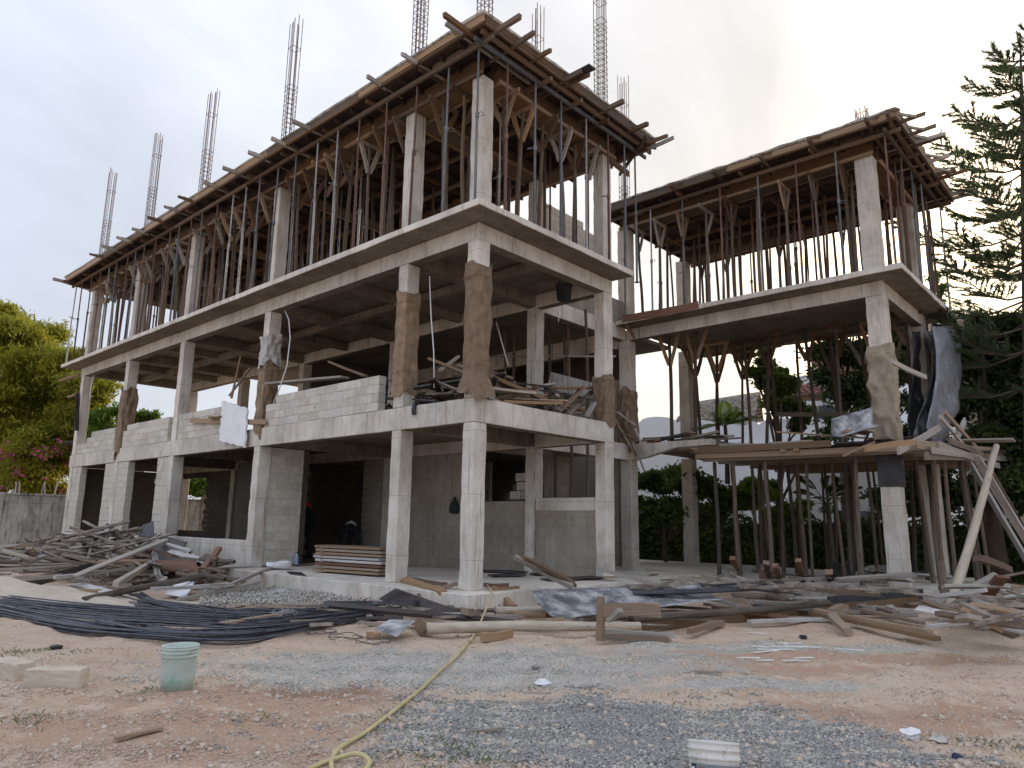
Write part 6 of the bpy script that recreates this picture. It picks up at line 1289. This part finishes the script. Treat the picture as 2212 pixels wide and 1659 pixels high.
# palms
def palm(base, h, nf, fl, label, mat='leaf_bright', fan=False):
    o = empty('palm', base, label, 'palm', 'small palms behind the wing'); base = Vector(base); mb = MB(); top = base+Vector((0, 0, h)); mb.tube([base, base.lerp(top, .5)+Vector((.05, 0, 0)), top], [.09, .07, .06], 7); mb.build('trunk', 'bark', o, True)
    for k in range(nf):
        a = k*2.4+U(-.3, .3); el = U(.25, 1.35); d = Vector((math.cos(a)*math.cos(el), math.sin(a)*math.cos(el), math.sin(el))); l_ = fl*U(.8, 1.15); mb = MB(); pts = []
        for t in np.linspace(0, 1, 9): pts.append(top+d*l_*t+Vector((0, 0, -l_*.45*t*t*math.cos(el))))
        mb.tube(pts, [.014*(1-.8*t) for t in np.linspace(0, 1, 9)], 4); sd_ = Vector((-math.sin(a), math.cos(a), 0))
        for i in range(26):
            t = (.45 if fan else .12)+(.55 if fan else .88)*i/26; kk = min(int(t*8), 7); p_ = pts[kk].lerp(pts[kk+1], t*8-kk); tg = (pts[kk+1]-pts[kk]).normalized(); lf = fl*.32*(math.sin(math.pi*(.15+.8*i/26)))
            for s_ in (-1, 1):
                dr = (tg*.75+sd_*s_).normalized(); q_ = p_+dr*lf+Vector((0, 0, -lf*.25)); m_ = p_.lerp(q_, .5); wv = tg*.02; mb.add([p_, m_+wv, q_, m_-wv], [(0, 1, 2, 3)])
        mb.build('frond', mat, o)
palm(gbase(1575, 25, 2.6), 1.9, 14, 1.3, 'small bright palm rising above the boards on the small wing slab'); palm(gbase(1790, 23), 2.2, 14, 1.25, 'fan palm standing behind the poles under the platform', 'leaf_green', True); palm(gbase(1345, 26), 1.6, 12, 1.3, 'dark palm beside the wing junction column', 'leaf_dark')
# far unfinished block at right
def far_block():
    D = 46; o = empty('concrete_frame_building', PD(2170, 1130, D), 'far grey concrete frame building showing through the tree at right', 'building'); c = PD(2160, 1130, D); ax = Vector((R0.x, R0.y, 0)); fz = Vector((F_.x, F_.y, 0)).normalized()
    def bx(s0, s1, z0, z1, d0, d1, nm, m='concrete_old'):
        p = [Vector((c.x, c.y, 0))+ax*s_+fz*dd+Vector((0, 0, z_)) for dd in (d0, d1) for s_, z_ in ((s0, z0), (s1, z0), (s1, z1), (s0, z1))]; mb = MB(); mb.add(p, [(0, 1, 2, 3), (7, 6, 5, 4), (0, 4, 5, 1), (1, 5, 6, 2), (2, 6, 7, 3), (3, 7, 4, 0)]); mb.build(nm, m, o)
    for k in range(4):
        z = 3.2*(k+1); bx(-3, 9, z-.3, z, 0, 8, 'slab')
        for s in (-2.4, .6, 3.6, 6.6): bx(s, s+.5, z-3.2, z-.31, .1, .6, 'column')
    bx(-3, 9, GZ, 13, 6, 6.2, 'rear_wall', 'block')
far_block()

# ------------------------------------------------------------------ people in the doorway
def person(joints, radii, edges, name, label, top_mat, parts):
    me = bpy.data.meshes.new(name); me.from_pydata(joints, edges, []); o = bpy.data.objects.new(name, me); COL.objects.link(o)
    md = o.modifiers.new('skin', 'SKIN'); md.use_smooth_shade = True
    for i, r in enumerate(radii): me.skin_vertices[0].data[i].radius = r if isinstance(r, tuple) else (r, r)
    me.skin_vertices[0].data[0].use_root = True
    o.modifiers.new('sub', 'SUBSURF').render_levels = 1; me.materials.append(MT[top_mat]); return tag(o, label, 'person')
# bent worker: stands in the doorway, back towards us, hands at the boards
c = P(762, 1215, 0, 4.1); cx_, cy_ = c.x, c.y; fz = Vector((F_.x, F_.y, 0)).normalized(); ax = R0
def w3(s, d, z): return tuple(Vector((cx_, cy_, 0))+ax*s+fz*d+Vector((0, 0, z)))
J = [w3(0, 0, .88), w3(-.05, -.12, 1.02), w3(-.16, -.28, 1.05), w3(-.27, -.38, .98), w3(-.36, -.42, .88), w3(-.11, 0, .84), w3(-.13, -.05, .46), w3(-.12, .04, .09), w3(-.14, -.12, .05), w3(.11, 0, .84), w3(.13, -.06, .46), w3(.12, .04, .09), w3(.1, -.12, .05), w3(-.33, -.2, 1.0), w3(-.38, -.3, .74), w3(-.36, -.42, .55), w3(-.12, -.46, .98), w3(-.16, -.52, .72), w3(-.22, -.55, .52)]
R4 = [.14, .15, .16, .07, .1, .09, .065, .045, .05, .09, .065, .045, .05, .055, .042, .036, .055, .042, .036]
E4 = [(0, 1), (1, 2), (2, 3), (3, 4), (0, 5), (5, 6), (6, 7), (7, 8), (0, 9), (9, 10), (10, 11), (11, 12), (2, 13), (13, 14), (14, 15), (2, 16), (16, 17), (17, 18)]
pw_ = person(J, R4, E4, 'person', 'worker in dark clothes and white top bending over behind the stacked boards', 'cloth_dark', 0)
mb = MB(); cc = Vector(w3(-.08, -.17, 1.05)); mb.grid(lambda u, v: cc+ax*((u-.5)*.36)+fz*((v-.5)*.3)+Vector((0, 0, .2*math.cos((u-.5)*2.4)*math.cos((v-.5)*1.8)-.02)), 8, 8); mb.build('shirt', 'cloth_white', pw_, True)
# standing worker with a red cap at the door jamb
h0 = P(662, 1100, 1, 10.6); cx_, cy_ = h0.x+.02, h0.y
J = [w3(0, 0, .92), w3(0, 0, 1.15), w3(0, 0, 1.38), w3(0, .01, 1.5), w3(0, -.02, 1.63), w3(-.1, 0, .86), w3(-.11, -.02, .48), w3(-.11, .02, .09), w3(-.11, -.13, .05), w3(.1, 0, .86), w3(.11, -.02, .48), w3(.11, .02, .09), w3(.11, -.13, .05), w3(-.2, 0, 1.36), w3(-.24, .02, 1.1), w3(-.22, -.1, .88), w3(.2, 0, 1.36), w3(.25, -.02, 1.1), w3(.2, -.2, .98)]
R4 = [.13, .13, .15, .06, .1, .085, .06, .045, .05, .085, .06, .045, .05, .055, .042, .036, .055, .042, .036]
pr_ = person(J, R4, E4[:4]+E4[4:], 'person', 'worker with a red cap standing in the dark doorway beside the block wall', 'cloth_dark', 0)
cc = Vector(w3(0, -.02, 1.66)); mb = MB(); mb.lathe([(.118, .0), (.12, .05), (.1, .1), (.055, .135), (0, .145)], 16, cc); mb.lathe([(.115, .0), (.19, -.02), (.185, -.03), (.11, -.015)], 16, cc-fz*.05); mb.build('cap', 'cloth_red', pr_, True)
